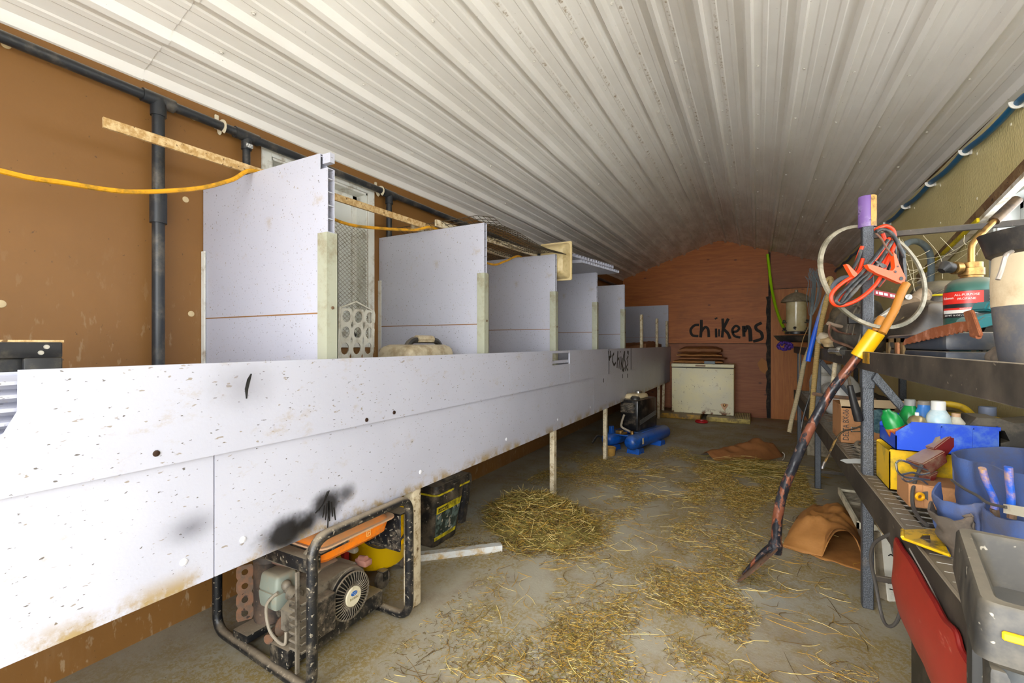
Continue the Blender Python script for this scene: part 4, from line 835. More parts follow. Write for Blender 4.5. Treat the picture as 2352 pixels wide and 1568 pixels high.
for i in range(5200):
    a, q = RND.uniform(0, 2*math.pi), math.sqrt(RND.random())*1.12; u, v = q*math.cos(a), q*math.sin(a); fl = 1+.25*noise.noise((u*2, v*2, 5))
    p = hc+ax*(u*.46*fl)+ay*(v*.34*fl); z = moundh(u, v)*RND.uniform(.55, 1.08)+.004
    it.append((Vector((p.x, p.y, z)), Vector((RND.gauss(0, 1), RND.gauss(0, 1), RND.gauss(0, .33))), RND.uniform(.05, .17), RND.uniform(.0009, .0019), RND.gauss(0, .018), RND.choice((0, 1, 1, 1, 2, 2, 3))))
straws('hay_pile', it, M_H, 'heap of dry green-brown hay round the second pen leg', 'hay')
b = MB(); b.grid(lambda i, j: (lambda u, v: tuple(hc+ax*(u*.47)+ay*(v*.35)+Vector((0, 0, .002+.62*moundh(u, v)))))(i*math.cos(2*math.pi*j)*.98, i*math.sin(2*math.pi*j)*.98), 10, 36)
hm = b.build('matted_hay', M('hay_mat', '5f5228', .9, 0, ('86783c', 30, .5)), bpy.data.objects['hay_pile'], 80); hm['kind'] = 'stuff'
def dens(x, y):
    d = .10
    d += 1.0*math.exp(-(((x+.15)/.95)**2+((y-4.75)/.55)**2))           # the trampled band by the far sack
    d += .8*math.exp(-(((x-.1)/.55)**2+((y-4.6)/.9)**2))
    d += .9*math.exp(-(((x+1.55)/.35)**2+((y-4.0)/.5)**2))
    d += .55*math.exp(-(((x+.9)/.7)**2+((y-3.6)/.9)**2))
    d += .8*math.exp(-(((x+.15)/.33)**2+((y-2.35)/.55)**2))
    d += .55*math.exp(-(((x+.35)/.55)**2+((y-1.75)/.5)**2))
    d += .5*math.exp(-(((x+1.15)/.35)**2+((y-2.75)/.4)**2))
    nz = noise.noise((x*2.3, y*1.5, 1))+.6*noise.noise((x*5.5, y*4, 2)); return d*max(0, .32+1.5*nz)
it = []; k = 0
while k < 60000:
    x, y = RND.uniform(-1.9, .7), RND.uniform(1.0, 6.2)
    if x > .41 or (x < -.98 and y > 5.15): continue
    if x < -1.35 and y < 2.3: continue
    if RND.random() < dens(x, y):
        k += 1; it.append((Vector((x, y, RND.uniform(.001, .007))), Vector((RND.gauss(0, 1), RND.gauss(0, 1), RND.gauss(0, .05))), RND.choice((RND.uniform(.006, .02), RND.uniform(.006, .025), RND.uniform(.015, .06))), RND.uniform(.0006, .0013), RND.gauss(0, .006), pick()))
for i in range(900):
    x, y = RND.uniform(-1.3, .5), RND.uniform(1.0, 5.0)
    if x > .42 and y < 3.2 or (x < -1.2 and y < 2): continue
    it.append((Vector((x, y, RND.uniform(.002, .008))), Vector((RND.gauss(0, 1), RND.gauss(0, 1), RND.gauss(0, .03))), RND.uniform(.06, .19), RND.uniform(.0010, .0018), RND.gauss(0, .022), RND.choice((0, 0, 3, 2))))
for i in range(420):                                                   # tuft of grass stems before the far sack
    p = Vector((RND.gauss(-.02, .22), RND.gauss(5.22, .17), RND.uniform(.004, .05))); it.append((p, Vector((RND.gauss(1, .45), RND.gauss(.1, .5), RND.gauss(0, .12))), RND.uniform(.14, .34), RND.uniform(.0012, .0022), RND.gauss(0, .03), RND.choice((1, 1, 3, 0))))
straws('scattered_hay', it, M_H, 'loose hay and chaff strewn over the concrete floor', 'hay')
# ================================================================ STEEL RACK ALONG THE RIGHT WALL
FWD = Vector((-math.sin(YAW), math.cos(YAW), 0)); RGT = Vector((math.cos(YAW), math.sin(YAW), 0)); UPV = Vector((0, 0, 1))
def slab_of(b, pts, t, th):           # a flat piece of real thickness th, seen face on, at depth t
    a = [at(u, v, t=t) for u, v in pts]; A = [b.v(p) for p in a]; B_ = [b.v(p+FWD*th) for p in a]; n_ = len(A); b.f(A); b.f(B_[::-1])
    for i in range(n_): b.f([A[i], B_[i], B_[(i+1) % n_], A[(i+1) % n_]])
    return b
def path(pts, t, n=6): return spline([at(p[0], p[1], t=(p[2] if len(p) > 2 else t)) for p in pts], n)
n = NT('hammered_grey_steel'); c = n.mix(n.ramp(n.voro(230), .2, .6), '3a3d42', '5a5e64'); c = n.mix(n.ramp(n.noise(6, 5, .7), .62, .8, 0, .6), c, '77695a'); M_POST = n.done(c, .45, .3, n.voro(230), .4, .003)
n = NT('dusty_black_beam'); c = n.mix(n.ramp(n.noise(5, 6, .7), .35, .75), '2c2722', '50473d'); c = n.mix(n.ramp(n.noise(40, 3, .6, n.map((1, .5, 1), (.5, 0, 0))), .66, .72, 0, .6), c, '8a7d6c'); M_BEAM = n.done(n.mix(n.math('MULTIPLY', n.ramp(n.up(), .3, .9), .7), c, '8f826f'), .6, 0)
M_WIRE = M('zinc_wire', 'b9b7ae', .4, .6, ('6d655a', 20, .35))
XA, XB2, YA, YE = .447, 1.075, 1.16, 7.3
ZU, ZLO = 1.205, .645
r = empty('shelf_rack', (.76, 4.2, 0), 'long dusty steel shelf rack with wire decks along the cream wall', 'shelf')
for y, zt2 in ((1.15, 1.87), (2.745, 1.87), (4.81, 1.24), (6.84, 1.24)):
    for x in (XA, XB2-.045):
        q = MB(); q.box(x, x+.045, y, y+.05, 0, zt2, .004, 1)
        if x == XA and y == 2.745: q.box(x-.003, x+.048, y-.004, y+.054, 1.065, 1.165, .003, 1)
        pst = q.build('post', M_POST, r)
for z0, z1 in ((1.158, 1.243), (.530, .652)):
    for x in (XA-.012, XB2):
        MB().box(x, x+.012, YA-.02, YE, z0, z1, .002, 1).build('beam', M_BEAM, r)
    MB().box(XA, XA+.055, YA, YE, z1-.012, z1-.006).build('deck_ledge', M_BEAM, r)
for z in (ZU, ZLO):
    q = MB(); y = YA+.03
    while y < YE-.02:
        q.tube([(XA+.01, y, z), (.76, y, z-.004), (XB2, y, z)], .0028, 5); y += .062
    for x in (XA+.02, XA+.19, .82, 1.0): q.tube([(x, YA, z-.006), (x, YE, z-.006)], .0032, 5)
    dk = q.build('wire_deck', M_WIRE, r)
for y, zt2 in ((2.765, 1.80), (2.765, .15), (4.83, .15), (1.17, .15), (6.86, .15)):
    MB().box(XA+.04, XB2-.04, y-.008, y+.012, zt2-.012, zt2+.014, .002, 1).build('side_bar', M_BEAM, r)
for y in (2.735, 4.80):
    q = MB(); q.hexa([(XA+.03, y, 1.11), (XA+.034, y-.022, 1.11), (XA+.36, y-.022, .665), (XA+.36, y, .665), (XA+.05, y, 1.145), (XA+.05, y-.022, 1.145), (XA+.385, y-.022, .665), (XA+.385, y, .665)]); q.build('brace', M_POST, r)
MB().box(XA-.0135, XA-.0115, 2.52, 2.66, 1.19, 1.24).build('yellow_tape', M('tape_yellow', 'c9930f', .5, 0, ('6b5520', 12, .4)), r)
# ---- purple sleeve on the post top, hoop hung on the post
px, py = XA+.022, 2.77
r = empty('plastic_sleeve', (px, py, 1.84), 'purple plastic sleeve with a worn orange stripe pushed on the post top', 'sleeve')
MB().lathe((px, py, 1.845), [(.034, 0), (.036, .003), (.036, .145), (.034, .15), (.03, .15), (.03, .01)], 22).build('tube', M('faded_purple', '7a5a9c', .55, 0, ('a08fb5', 10, .35), None, ('4a3560', 45, .25)), r)
q = MB(); q.rings([[(px+rr*math.cos(a), py+rr*math.sin(a), z) for rr in (.0365, .0375) for a in ([R(-75+11*k) for k in range(9)] if rr < .037 else [R(13-11*k) for k in range(9)])] for z in (1.846, 1.994)]); q.build('orange_stripe', M('worn_orange', 'c99a4e', .6, 0, ('7a5c34', 25, .35)), r)
q = MB(); hc = at(2000, 632, t=2.19); pts = []
for k in range(64):
    a = 2*math.pi*k/64; pts.append(hc+RGT*(.243*math.cos(a))+UPV*(.256*math.sin(a))+FWD*(.085*math.sin(a)))
rg = []
for k, p in enumerate(pts):
    rad = (p-hc).normalized(); rg.append([p+rad*.006+FWD*.002, p+rad*.006-FWD*.014, p-rad*.010-FWD*.016, p-rad*.010-FWD*.004])
q.rings(rg, closed=True)
tag(q.build('hoop', M('weathered_hoop', 'a8a08c', .6, .1, ('6f6a58', 12, .45), ('b5aa92', .4))), 'large weathered grey hoop hung over the rack post', 'hoop')
# ---- jumper cables
c3 = lambda pts, t: [(1880+x/4.48, 480+y/4.48, t) for x, y in pts]
M_JR = M('cable_red', 'e8401a', .4, 0, ('a0402a', 12, .2)); M_JB = M('cable_black', '26282a', .45, 0, ('6a665e', 12, .35))
r = empty('jumper_cables', tuple(at(2010, 620, t=2.1)), 'orange and black jumper cables looped on the rack post', 'jumper cables')
LO = [[(585, 215), (640, 185), (700, 175), (765, 215), (785, 300), (770, 400), (700, 560), (600, 760), (440, 910), (280, 985), (175, 985), (130, 930), (150, 850), (260, 750), (430, 650), (560, 540), (660, 420), (730, 300)],
      [(730, 300), (640, 420), (500, 600), (320, 850), (190, 965), (240, 970), (400, 780), (520, 700), (640, 580), (720, 420), (745, 330)], [(450, 385), (420, 460), (375, 590), (330, 680)], [(455, 510), (420, 620), (330, 740), (270, 850), (215, 950)], [(660, 250), (690, 330), (740, 420), (755, 520), (700, 680), (610, 800)]]
for i, L in enumerate(LO): MB().tube(path(c3(L, 2.09+.012*i), 2.1, 7), .0085, 10).build('orange_cable', M_JR, r)
LB = [[(590, 235), (650, 210), (740, 240), (800, 320), (840, 410), (880, 500)], [(715, 320), (600, 470), (460, 640), (330, 770), (200, 900), (185, 960), (260, 960), (420, 790), (560, 640), (690, 440), (760, 330)], [(740, 360), (660, 500), (520, 650), (420, 730), (300, 860), (230, 965)], [(600, 800), (700, 660), (780, 480), (770, 320)], [(440, 420), (400, 530), (340, 640)]]
for i, L in enumerate(LB): MB().tube(path(c3(L, (2.074, 2.082, 2.086, 2.12, 2.11)[i]), 2.1, 7), .0085, 10).build('black_cable', M_JB, r)
def clamp(pts, holes, t, m, name):
    q = MB(); slab_of(q, [(1880+x/4.48, 480+y/4.48) for x, y in pts], t, .022); o = q.build(name, m, r)
    for (x, y, rr) in holes:
        h = MB(); c_ = at(1880+x/4.48, 480+y/4.48, t=t)-FWD*.0008; h.prism([(rr*math.cos(2*math.pi*k/14), rr*math.sin(2*math.pi*k/14)) for k in range(14)], -FWD*.001, c_, RGT, UPV); h.build('rivet', M_BLK, o)
clamp([(770, 440), (800, 470), (830, 560), (870, 650), (895, 700), (890, 745), (850, 765), (800, 745), (700, 700), (600, 660), (520, 610), (500, 568), (540, 570), (640, 600), (720, 630), (768, 632), (788, 600), (780, 520)], [(815, 590, .004), (790, 645, .006), (850, 715, .009)], 2.055, M('clamp_orange', 'f4581c', .4, 0, ('b5542a', 14, .2)), 'orange_clamp')
clamp([(285, 565), (310, 570), (405, 668), (375, 700), (350, 680)], [], 2.07, M('clamp_orange'), 'orange_clamp')
clamp([(868, 420), (885, 425), (905, 560), (912, 700), (900, 748), (885, 690), (870, 560)], [], 2.085, M_JB, 'black_clamp')
clamp([(585, 535), (600, 530), (700, 575), (705, 600), (660, 605)], [], 2.075, M_JB, 'black_clamp')
MB().tube(path(c3([(590, 250), (650, 310), (700, 400), (760, 480)], 2.06), 2.06), [.006]*19, 8, flat=.4).build('tie_strap', M('brown_strap', '8b6a58', .7), r)
# ---- the heavy spade leaning on the rack
r = empty('spade', tuple(at(1700, 1335, Z=0)), 'rust-streaked black steel spade with yellow sleeve leaning on the rack', 'spade')
sp = [(1779, 1268, 2.735), (1783, 1235, 2.735), (1786, 1190, 2.735), (1797, 1135, 2.735), (1822, 1070, 2.73), (1860, 985, 2.725), (1905, 905, 2.72), (1950, 845, 2.71), (1985, 800, 2.70)]
SP = spline([at(u, v, Y=y) for u, v, y in sp], 6); nn = len(SP)
n = NT('chipped_black_paint'); c = n.mix(n.ramp(n.noise(15, 5, .7, n.map((1, 1, .45))), .5, .56), '23242a', '7a4630'); c = n.mix(n.ramp(n.noise(30, 4), .6, .7, 0, .7), c, 'a07862'); M_SPADE = n.done(c, n.ramp(n.noise(15, 4), .45, .6, .3, .75), .2, n.noise(40, 3), .2)
MB().tube(SP, [.026-.006*(k/nn)+(.008 if k < 5 else 0) for k in range(nn)], 14).build('shaft', M_SPADE, r)
q = MB(); P1, P2 = at(1972, 820, Y=2.702), at(2014, 762, Y=2.69); q.tube([P1, P1.lerp(P2, .02), P1.lerp(P2, .98), P2], [.032, .036, .036, .032], 20); q.build('yellow_sleeve', M('sleeve_yellow', 'f2b705', .35, 0, ('b98a12', 10, .18)), r)
q = MB(); bl = []
for k in range(9):
    t = k/8; cc = at(1783, 1258, Y=2.735).lerp(at(1693, 1336, Y=2.72), t); w = .085*(1-t**2.2)**.6+.004; sag = .018*(1-t)
    bl.append([cc+Vector((0, -w, sag)), cc+Vector((0, -w*.5, -.004+.010*(1-t))), cc+Vector((0, w*.5, -.004+.010*(1-t))), cc+Vector((0, w, sag)), cc+Vector((.004, w, sag+.006)), cc+Vector((.004, 0, .012)), cc+Vector((.004, -w, sag+.006))])
q.rings(bl); q.build('blade', M_RUST, r)
q = MB(); q.tube(spline([at(1784, 1250, Y=2.735), at(1760, 1262, Y=2.732), at(1735, 1285, Y=2.73), at(1705, 1318, Y=2.725)], 5), [.034-.0018*k for k in range(16)], 8, flat=.6); q.build('socket', M_SPADE, r)
# ---- rubber handle, stick, hammer and hoses hanging over the rack edge
r = empty('hanging_pry_bar', tuple(at(1965, 925, t=2.16)), 'pry bar hanging with its black rubber grip beside the spade shaft', 'pry bar')
MB().tube(path([(1952, 885), (1958, 912), (1965, 938), (1971, 958), (1973, 968)], 2.19), [.012, .0125, .013, .0135, .014, .0145, .015, .0155, .016, .0165, .017, .0175, .018, .0185, .019, .0195, .0195, .0195, .0195, .0195, .0195, .0195, .019, .016, .006], 14).build('grip', M('black_rubber', '1c1b1c', .4), r)
MB().tube(path([(1955, 895), (1950, 870), (1948, 838), (1950, 832)], 2.205), .006, 8).build('hook', M('dark_wire'), r)
tag(MB().tube(path([(1868, 904), (1900, 909), (1940, 913), (2010, 918)], 2.86), .012, 10).build('rusty_rod', M_RUST), 'rusty brown rod lying across the rack behind the spade', 'rod')
tag(MB().tube(path([(1919, 827), (1915, 862), (1910, 908)], 3.1), .014, 10).build('pale_stick', M_LATH), 'pale wooden stick hanging below the upper shelf', 'stick')
r = empty('hammer', tuple(at(1938, 815, t=2.62)), 'chrome hammer hanging head up from the upper shelf beam', 'hammer')
q = MB(); cc = at(1936, 806, t=2.60); q.tube([cc-FWD*.004, cc, cc+FWD*.03, cc+FWD*.04, cc+FWD*.10], [.024, .027, .027, .018, .018], 20); q.build('head', M_CHROME, r)
for du in (0, 8): MB().tube(path([(1937+du*.6, 815), (1941+du, 835), (1946+du*.7, 862)], 2.64), .007, 8).build('handle', M_CHROME, r)
n = NT('corrugated_tan'); w = n.n.new('ShaderNodeTexWave'); w.bands_direction = 'Z'; w.inputs['Scale'].default_value = 42; n.link(n.co, w.inputs[0]); c = n.mix(w.outputs['Fac'], '9a7c42', 'd0b47c'); M_CORR = n.done(c, .5, 0, w.outputs['Fac'], .6, .01)
n = NT('corrugated_white'); w = n.n.new('ShaderNodeTexWave'); w.bands_direction = 'Z'; w.inputs['Scale'].default_value = 42; n.link(n.co, w.inputs[0]); c = n.mix(w.outputs['Fac'], '9c8a68', 'd8c8a4'); M_CORR2 = n.done(c, .5, 0, w.outputs['Fac'], .6, .01)
n = NT('blue_hose'); z = n.sep()[2]; c = n.mix(n.ramp(n.math('ADD', z, n.math('MULTIPLY', n.noise(30), .25)), .62, .30), '7d8491', '1a58d0'); M_BH = n.done(c, .45)
tag(MB().tube(path([(1985, 660, 3.6), (1965, 645, 3.6), (1942, 637, 3.6), (1918, 650, 3.6), (1898, 682, 3.6), (1884, 722), (1870, 770), (1860, 810), (1856, 830)], 3.62, 8), .018, 12).build('rubber_hose', M_BH), 'hose end, grey above and bright blue below, over the rack edge', 'hose')
r = empty('corrugated_hose', tuple(at(1868, 900, t=3.5)), 'long tan corrugated hose hanging past the rack to near the floor', 'hose')
pp = path([(1897, 645, 3.66), (1908, 640, 3.64), (1906, 665, 3.6), (1897, 695), (1886, 745), (1878, 800), (1871, 870), (1866, 930), (1863, 972)], 3.55, 7); MB().tube(pp, .019, 12).build('hose_body', M_CORR, r)
MB().tube(path([(1863, 972), (1861, 984)], 3.55), .021, 12).build('coupling', M_BLK, r)
MB().tube(path([(1861, 984), (1858, 1000), (1853, 1015)], 3.55), .018, 12).build('hose_tail', M_CORR, r)
tag(MB().tube(path([(1880, 780, 4.3), (1862, 795, 4.25), (1847, 835, 4.2), (1838, 880), (1828, 925), (1818, 965), (1813, 992)], 4.2, 7), .019, 12).build('corrugated_hose', M_CORR2), 'whitish corrugated hose ending above the floor before the plywood', 'hose')
tag(MB().tube(path([(1862, 700, 4.9), (1858, 745), (1846, 775), (1837, 812), (1836, 860)], 4.8, 6), .004, 6).build('tan_cable', M('tan_cable', '9c7a4a', .6)), 'thin tan cable dangling beside the bird feeder', 'cable')
tag(MB().tube(path([(1874, 868, 4.05), (1858, 915), (1846, 955), (1840, 985)], 4.0, 6), .008, 8).build('black_cable', M_JB), 'black cable dangling before the white gas cylinder', 'cable')
# ---- bird feeder at the far end
fc = at(1829, 765, t=6.0); r = empty('bird_feeder', tuple(fc), 'glass bird feeder with domed cap standing on a black pan', 'bird feeder')
k = 6.0/1045
MB().lathe(fc, [(30*k, 71*k), (31.5*k, 72*k), (29*k, 77*k), (21*k, 86*k), (10*k, 92*k), (3*k, 94*k), (3.5*k, 98*k), (.01, 100*k)], 28).build('domed_cap', M('dusty_cap', '9c8f78', .5, .3, ('6f6350', 8, .35)), r)
g_ = NT('dusty_glass'); cg = g_.mix(g_.ramp(g_.noise(7, 4), .3, .7), 'd6cba4', 'bfae7c'); g_.b.inputs['Alpha'].default_value = .75; M_DG = g_.done(cg, .15)
MB().lathe(fc+UPV*(2*k), [(20*k, 0), (20.5*k, .01), (20.5*k, 70*k), (20*k, 70.5*k)], 28).build('glass_tube', M_DG, r)
for du in (-9, 0, 12): MB().tube([fc+RGT*(du*k)-FWD*(10*k if du else 17*k)+UPV*(0), fc+RGT*(du*k)-FWD*(10*k if du else 17*k)+UPV*(72*k)], 1.2*k, 6).build('inner_tube', M_CHROME, r)
MB().lathe(fc-UPV*(2*k), [(23*k, 0), (23*k, 5*k), (21*k, 7*k), (.01, 7*k)], 24).build('base', M_BLKMETAL, r)
for i in range(6):
    a = R(60*i+20); d_ = Vector((math.cos(a), math.sin(a), 0))
    for zz in ((6, 24) if i % 2 else (8,)): q = MB(); q.tube([fc+d_*(20*k)+UPV*(zz*k), fc+d_*(30*k)+UPV*(zz*k)], 1.6*k, 6); q.ball(fc+d_*(26*k)+UPV*((zz+4)*k), 3.2*k, 8); q.build('perch', M_BLKMETAL, r)
MB().tube([fc+RGT*(-14*k)+UPV*(75*k), fc+RGT*(-8*k)+UPV*(90*k), fc+UPV*(96*k), fc+RGT*(8*k)+UPV*(90*k)], .8*k, 6).build('hanging_wire', M_WIRE, r)
pc = at(1826, 786, t=6.02)
q = MB(); q.lathe(pc, [(.15, 0), (.20, .025), (.245, .085), (.25, .09), (.24, .086), (.19, .03), (.14, .008), (.001, .006)], 30); tag(q.build('black_pan', M('black_pan', '2c2824', .5, 0, ('5d5246', 7, .4), ('7d6f5c', .6))), 'wide black pan under the bird feeder at the rack end', 'pan')
q = MB(); c_ = at(1803, 794, t=5.95)
for i in range(46):
    a, b_ = RND.uniform(0, 6.28), RND.uniform(-1, 1); rr = math.sqrt(1-b_*b_); q.ball(c_+RGT*(.085*rr*math.cos(a))+FWD*(.07*rr*math.sin(a))+UPV*(.05*b_), RND.uniform(.014, .024), 6)
tag(q.build('purple_sponge', M('purple_sponge', '5a33a0', .8, 0, ('3c2370', 20, .4))), 'bumpy purple sponge hanging under the black pan', 'sponge')
# neon hose from the gable
tag(MB().tube(spline([at(1763, 584, Y=8.90), at(1766, 610, Y=8.86), at(1772, 660, Y=8.7), at(1782, 705, Y=8.3), at(1794, 740, Y=7.8), at(1806, 762, Y=7.4)], 8), .022, 12).build('green_hose', M('neon_green', 'a8e010', .4)), 'neon green hose hanging from the gable eave to the bird feeder', 'hose')
# ---- bundle of wires behind the hoses
q = MB(); 
for i in range(46):
    a, w = RND.gauss(0, 1), RND.gauss(0, 1); q.tube(path([(1866+a*5+RND.gauss(0, 6), 628+RND.uniform(-14, 10), 4.7), (1874+a*7, 650, 4.7+.03*w), (1872+a*8, 680, 4.7+.03*w), (1868+a*5, 705, 4.7), (1863+a*1.5, 725, 4.7)], 4.7, 3), .0022, 4)
q.tube(path([(1863, 722), (1860, 760), (1858, 800)], 4.7), .012, 8)
tag(q.build('wire_whisk', M('grey_wire', '7c8488', .5, .3)), 'upright bundle of frayed grey wires behind the hoop', 'wires')
# ---- gas cylinder, plastic bag, cartons on the lower deck
r = empty('gas_cylinder', (.615, 5.42, ZLO), 'white steel gas cylinder on the lower rack behind the hoses', 'gas cylinder'); cx, cy = .615, 5.42; M_GAS = M('white_gas_paint', 'dcdad2', .4, 0, ('8f8674', 6, .3))
MB().lathe((cx, cy, ZLO+.004), [(.11, 0), (.11, .05), (.10, .055), (.14, .075), (.158, .12), (.158, .27), (.145, .32), (.10, .35), (.03, .36)], 28).build('tank', M_GAS, r)
MB().lathe((cx, cy, ZLO+.33), [(.10, 0), (.105, .10), (.10, .105), (.096, .10), (.094, 0)], 24).build('collar', M_GAS, r)
MB().cyl((cx, cy, ZLO+.35), (cx, cy, ZLO+.44), .02).build('valve', M_BRASS, r)
MB().box(cx-.159, cx-.157, cy-.05, cy+.02, ZLO+.20, ZLO+.26).build('paper_label', M('grey_print', 'c4c2bc', .6, 0, ('6a6a66', 80, .4)), r)
def blob(name, c, rad, seed, m, label, cat, f=4, a=.25, n_=28, flat=True, group=None):
    q = MB(); c = Vector(c); rows = []
    for j in range(n_//2+1):
        th = math.pi*(j+.02)/(n_//2+.04); row = []
        for i in range(n_):
            ph = 2*math.pi*i/n_; d = Vector((math.sin(th)*math.cos(ph), math.sin(th)*math.sin(ph), -math.cos(th))); k_ = 1+a*noise.noise(d*1.6+Vector((seed, 0, 0)))+a*.6*crum(d+Vector((seed, 2, 0)), f*.5, 1)*.5
            p = Vector((d.x*rad[0], d.y*rad[1], d.z*rad[2]))*k_
            if flat: p.z = max(p.z, -rad[2]*.86)
            row.append(c+p)
        rows.append(row)
    q.rings(rows); o = q.build(name, m, None, 50); return tag(o, label, cat, group)
blob('plastic_bag', (.66, 4.98, ZLO+.155), (.15, .15, .17), 3, M('white_plastic_film', 'd9d8d4', .35, 0, ('9a958a', 6, .25)), 'crumpled white plastic bag on the lower rack beside the gas cylinder', 'bag', 7, .35)
r = empty('cardboard_box', (.66, 3.72, ZLO), 'brown cardboard box with dark lettering on the lower rack', 'box'); M_CARD = M('corrugated_card', 'b98456', .75, 0, ('9a6a40', 5, .3))
MB().box(.468, .87, 3.55, 3.92, ZLO+.005, .885, .003, 1).build('carton', M_CARD, r)
q = MB(); q.box(.468, .87, 3.55, 3.552, .872, .888); q.prism([(0, 0), (.40, 0), (.42, .05), (-.01, .045)], (0, .003, 0), (.468, 3.545, .885)); q.build('flap', M('pale_card_edge', 'cdb590', .8), r)
text_mesh('DELTA BX-06', .045, M('card_ink', '2b3036', .7), 'carton_lettering', r, lambda x, y, z: (.495-y, 3.5497-z, .765+x*.75))
q = MB(); q.prism([(.075*math.cos(2*math.pi*k/28), .075*math.sin(2*math.pi*k/28)) for k in range(28)], (0, -.001, 0), (.665, 3.549, .80)); dq = q.build('teal_print', M('teal_ink', '24505a', .6, 0, ('5f7f86', 40, .4)), r)
for i in range(4):
    q = MB(); q.tube([(.60+.11*math.cos(a)*(1+.08*math.sin(3*a+i)), 3.19+.13*math.sin(a)*(1+.06*math.cos(2*a+i)), ZLO+.012+i*.018+.006*math.sin(4*a+i)) for a in [2*math.pi*k/36 for k in range(36)]], .011, 6, closed=True, flat=.7)
    tag(q.build('strap_coil', M('grey_webbing', '7f7566', .8, 0, ('5a5246', 20, .35), ('9a8d78', .5))), ('bottom grey strap coil lying flat in the stack on the lower deck', 'second grey strap coil up in the stack on the lower deck', 'third grey strap coil up in the stack on the lower deck', 'topmost grey strap coil in the stack under the buckle')[i], 'strap', 'grey strap coils')
q = MB(); c_ = at(1966, 986, t=2.62); q.tube([c_+RGT*(x*.026)+UPV*(z*.012) for x, z in ((-1, -1), (1, -1), (1, 1), (-1, 1))], .004, 6, closed=True); tag(q.build('buckle', M_CHROME), 'rectangular metal buckle resting on the grey strap coils', 'buckle')
r = empty('ratchet_strap', tuple(at(1920, 1010, t=2.62)), 'dark strap with metal tip dangling off the lower deck', 'strap')
MB().tube(path([(1985, 975, 2.6), (1960, 985), (1938, 990), (1922, 1005), (1910, 1030), (1899, 1052), (1894, 1062)], 2.62, 6), .009, 8, flat=.5).build('webbing', M('dark_webbing', '3a342c', .8, 0, ('a5803c', 14, .35)), r)
MB().tube(path([(1895, 1060), (1891, 1070), (1889, 1077)], 2.62), [.008]*12+[.003], 8).build('tip', M_CHROME, r)
q = MB(); slab_of(q, [(1930, 1057), (1938, 1054), (1985, 1053), (1998, 1053), (1998, 1064), (1985, 1064), (1945, 1064)], 2.36, .003); tag(q.build('knife_blade', M('bright_blade', 'd5d6d2', .3, .5)), 'bright pointed blade sticking out beside the rack post', 'blade')
q = MB()
for i in range(5):
    y = 2.90+i*.03; q.tube(rounded([(.47, y, ZLO+.01), (.60, y+.02, ZLO+.012), (.66, y, ZLO+.05), (.78, y, ZLO+.05)], .03), .004, 6)
q.tube([(.48, 2.89, ZLO+.014), (.48, 3.04, ZLO+.014)], .004, 6); q.tube([(.70, 2.89, ZLO+.054), (.70, 3.04, ZLO+.054)], .004, 6)
tag(q.build('wire_rack', M_WIRE), 'small bent wire rack on the lower deck before the strap coils', 'wire rack')
blob('dark_rag', (.80, 4.35, ZLO+.12), (.20, .26, .13), 9, M('dark_cloth', '4a4036', .9, 0, ('2c2620', 8, .4)), 'heap of dark brown cloth at the back of the lower rack', 'cloth', 6, .3)
r = empty('dark_filler_case', (.80, 3.30, ZLO), 'dark brown case with handle, added to fill the darkness behind the strap coils', 'case'); MB().box(.72, 1.0, 3.08, 3.50, ZLO+.005, .90, .02, 3).build('case_body', M('brown_leatherette', '4d3c30', .5, 0, ('6d5a48', 8, .35), ('8a7b66', .5)), r)  # dark case added where only darkness shows under the upper shelf
MB().tube(rounded([(.86, 3.18, .895), (.86, 3.18, .945), (.86, 3.40, .945), (.86, 3.40, .895)], .03), .013, 8).build('case_handle', M_BLK, r)
# ---- bins and bottles
r = empty('storage_bin', (.65, 2.62, ZLO), 'yellow plastic storage bin under the blue bin on the rack', 'bin'); M_BINY = M('bin_yellow', 'e3b500', .45, 0, ('8a7a30', 7, .3))
def bin_(x0, x1, y0, y1, z0, z1, m, root, lip, ch=.055, lo=.62):
    q = MB(); w = .004
    q.box(x0, x1, y0, y1, z0, z0+w); q.box(x1-w, x1, y0, y1, z0, z1)
    for y in (y0, y1-w): q.prism([(x0, z0), (x1, z0), (x1, z1), (x0+ch, z1), (x0, z0+(z1-z0)*lo)], (0, w, 0), (0, y, 0))
    q.box(x0, x0+w, y0, y1, z0, z0+(z1-z0)*lip)
    for y in (y0-.003, y1-w+.003): q.box(x0+.05, x1, y, y+w, z1-.014, z1)
    for xx in (.45, .75): q.box(x0+(x1-x0)*xx, x0+(x1-x0)*xx+.004, y0-.003, y0, z0, z1-.01)
    return q.build('bin_body', m, root)
bin_(.50, .82, 2.50, 2.742, ZLO+.005, .825, M_BINY, r, .95, .004, .96)
q = MB(); q.tube([(.53, 2.58, .81), (.60, 2.66, .815)], .012, 8); q.build('tool_inside', M_BLK, r)
r = empty('storage_bin', (.65, 2.6, .83), 'blue plastic storage bin of bottles stacked on the yellow one', 'bin')
bin_(.512, .83, 2.455, 2.74, .832, .955, M('bin_blue', '1148c8', .4, 0, ('5a7fc0', 7, .25)), r, .5)
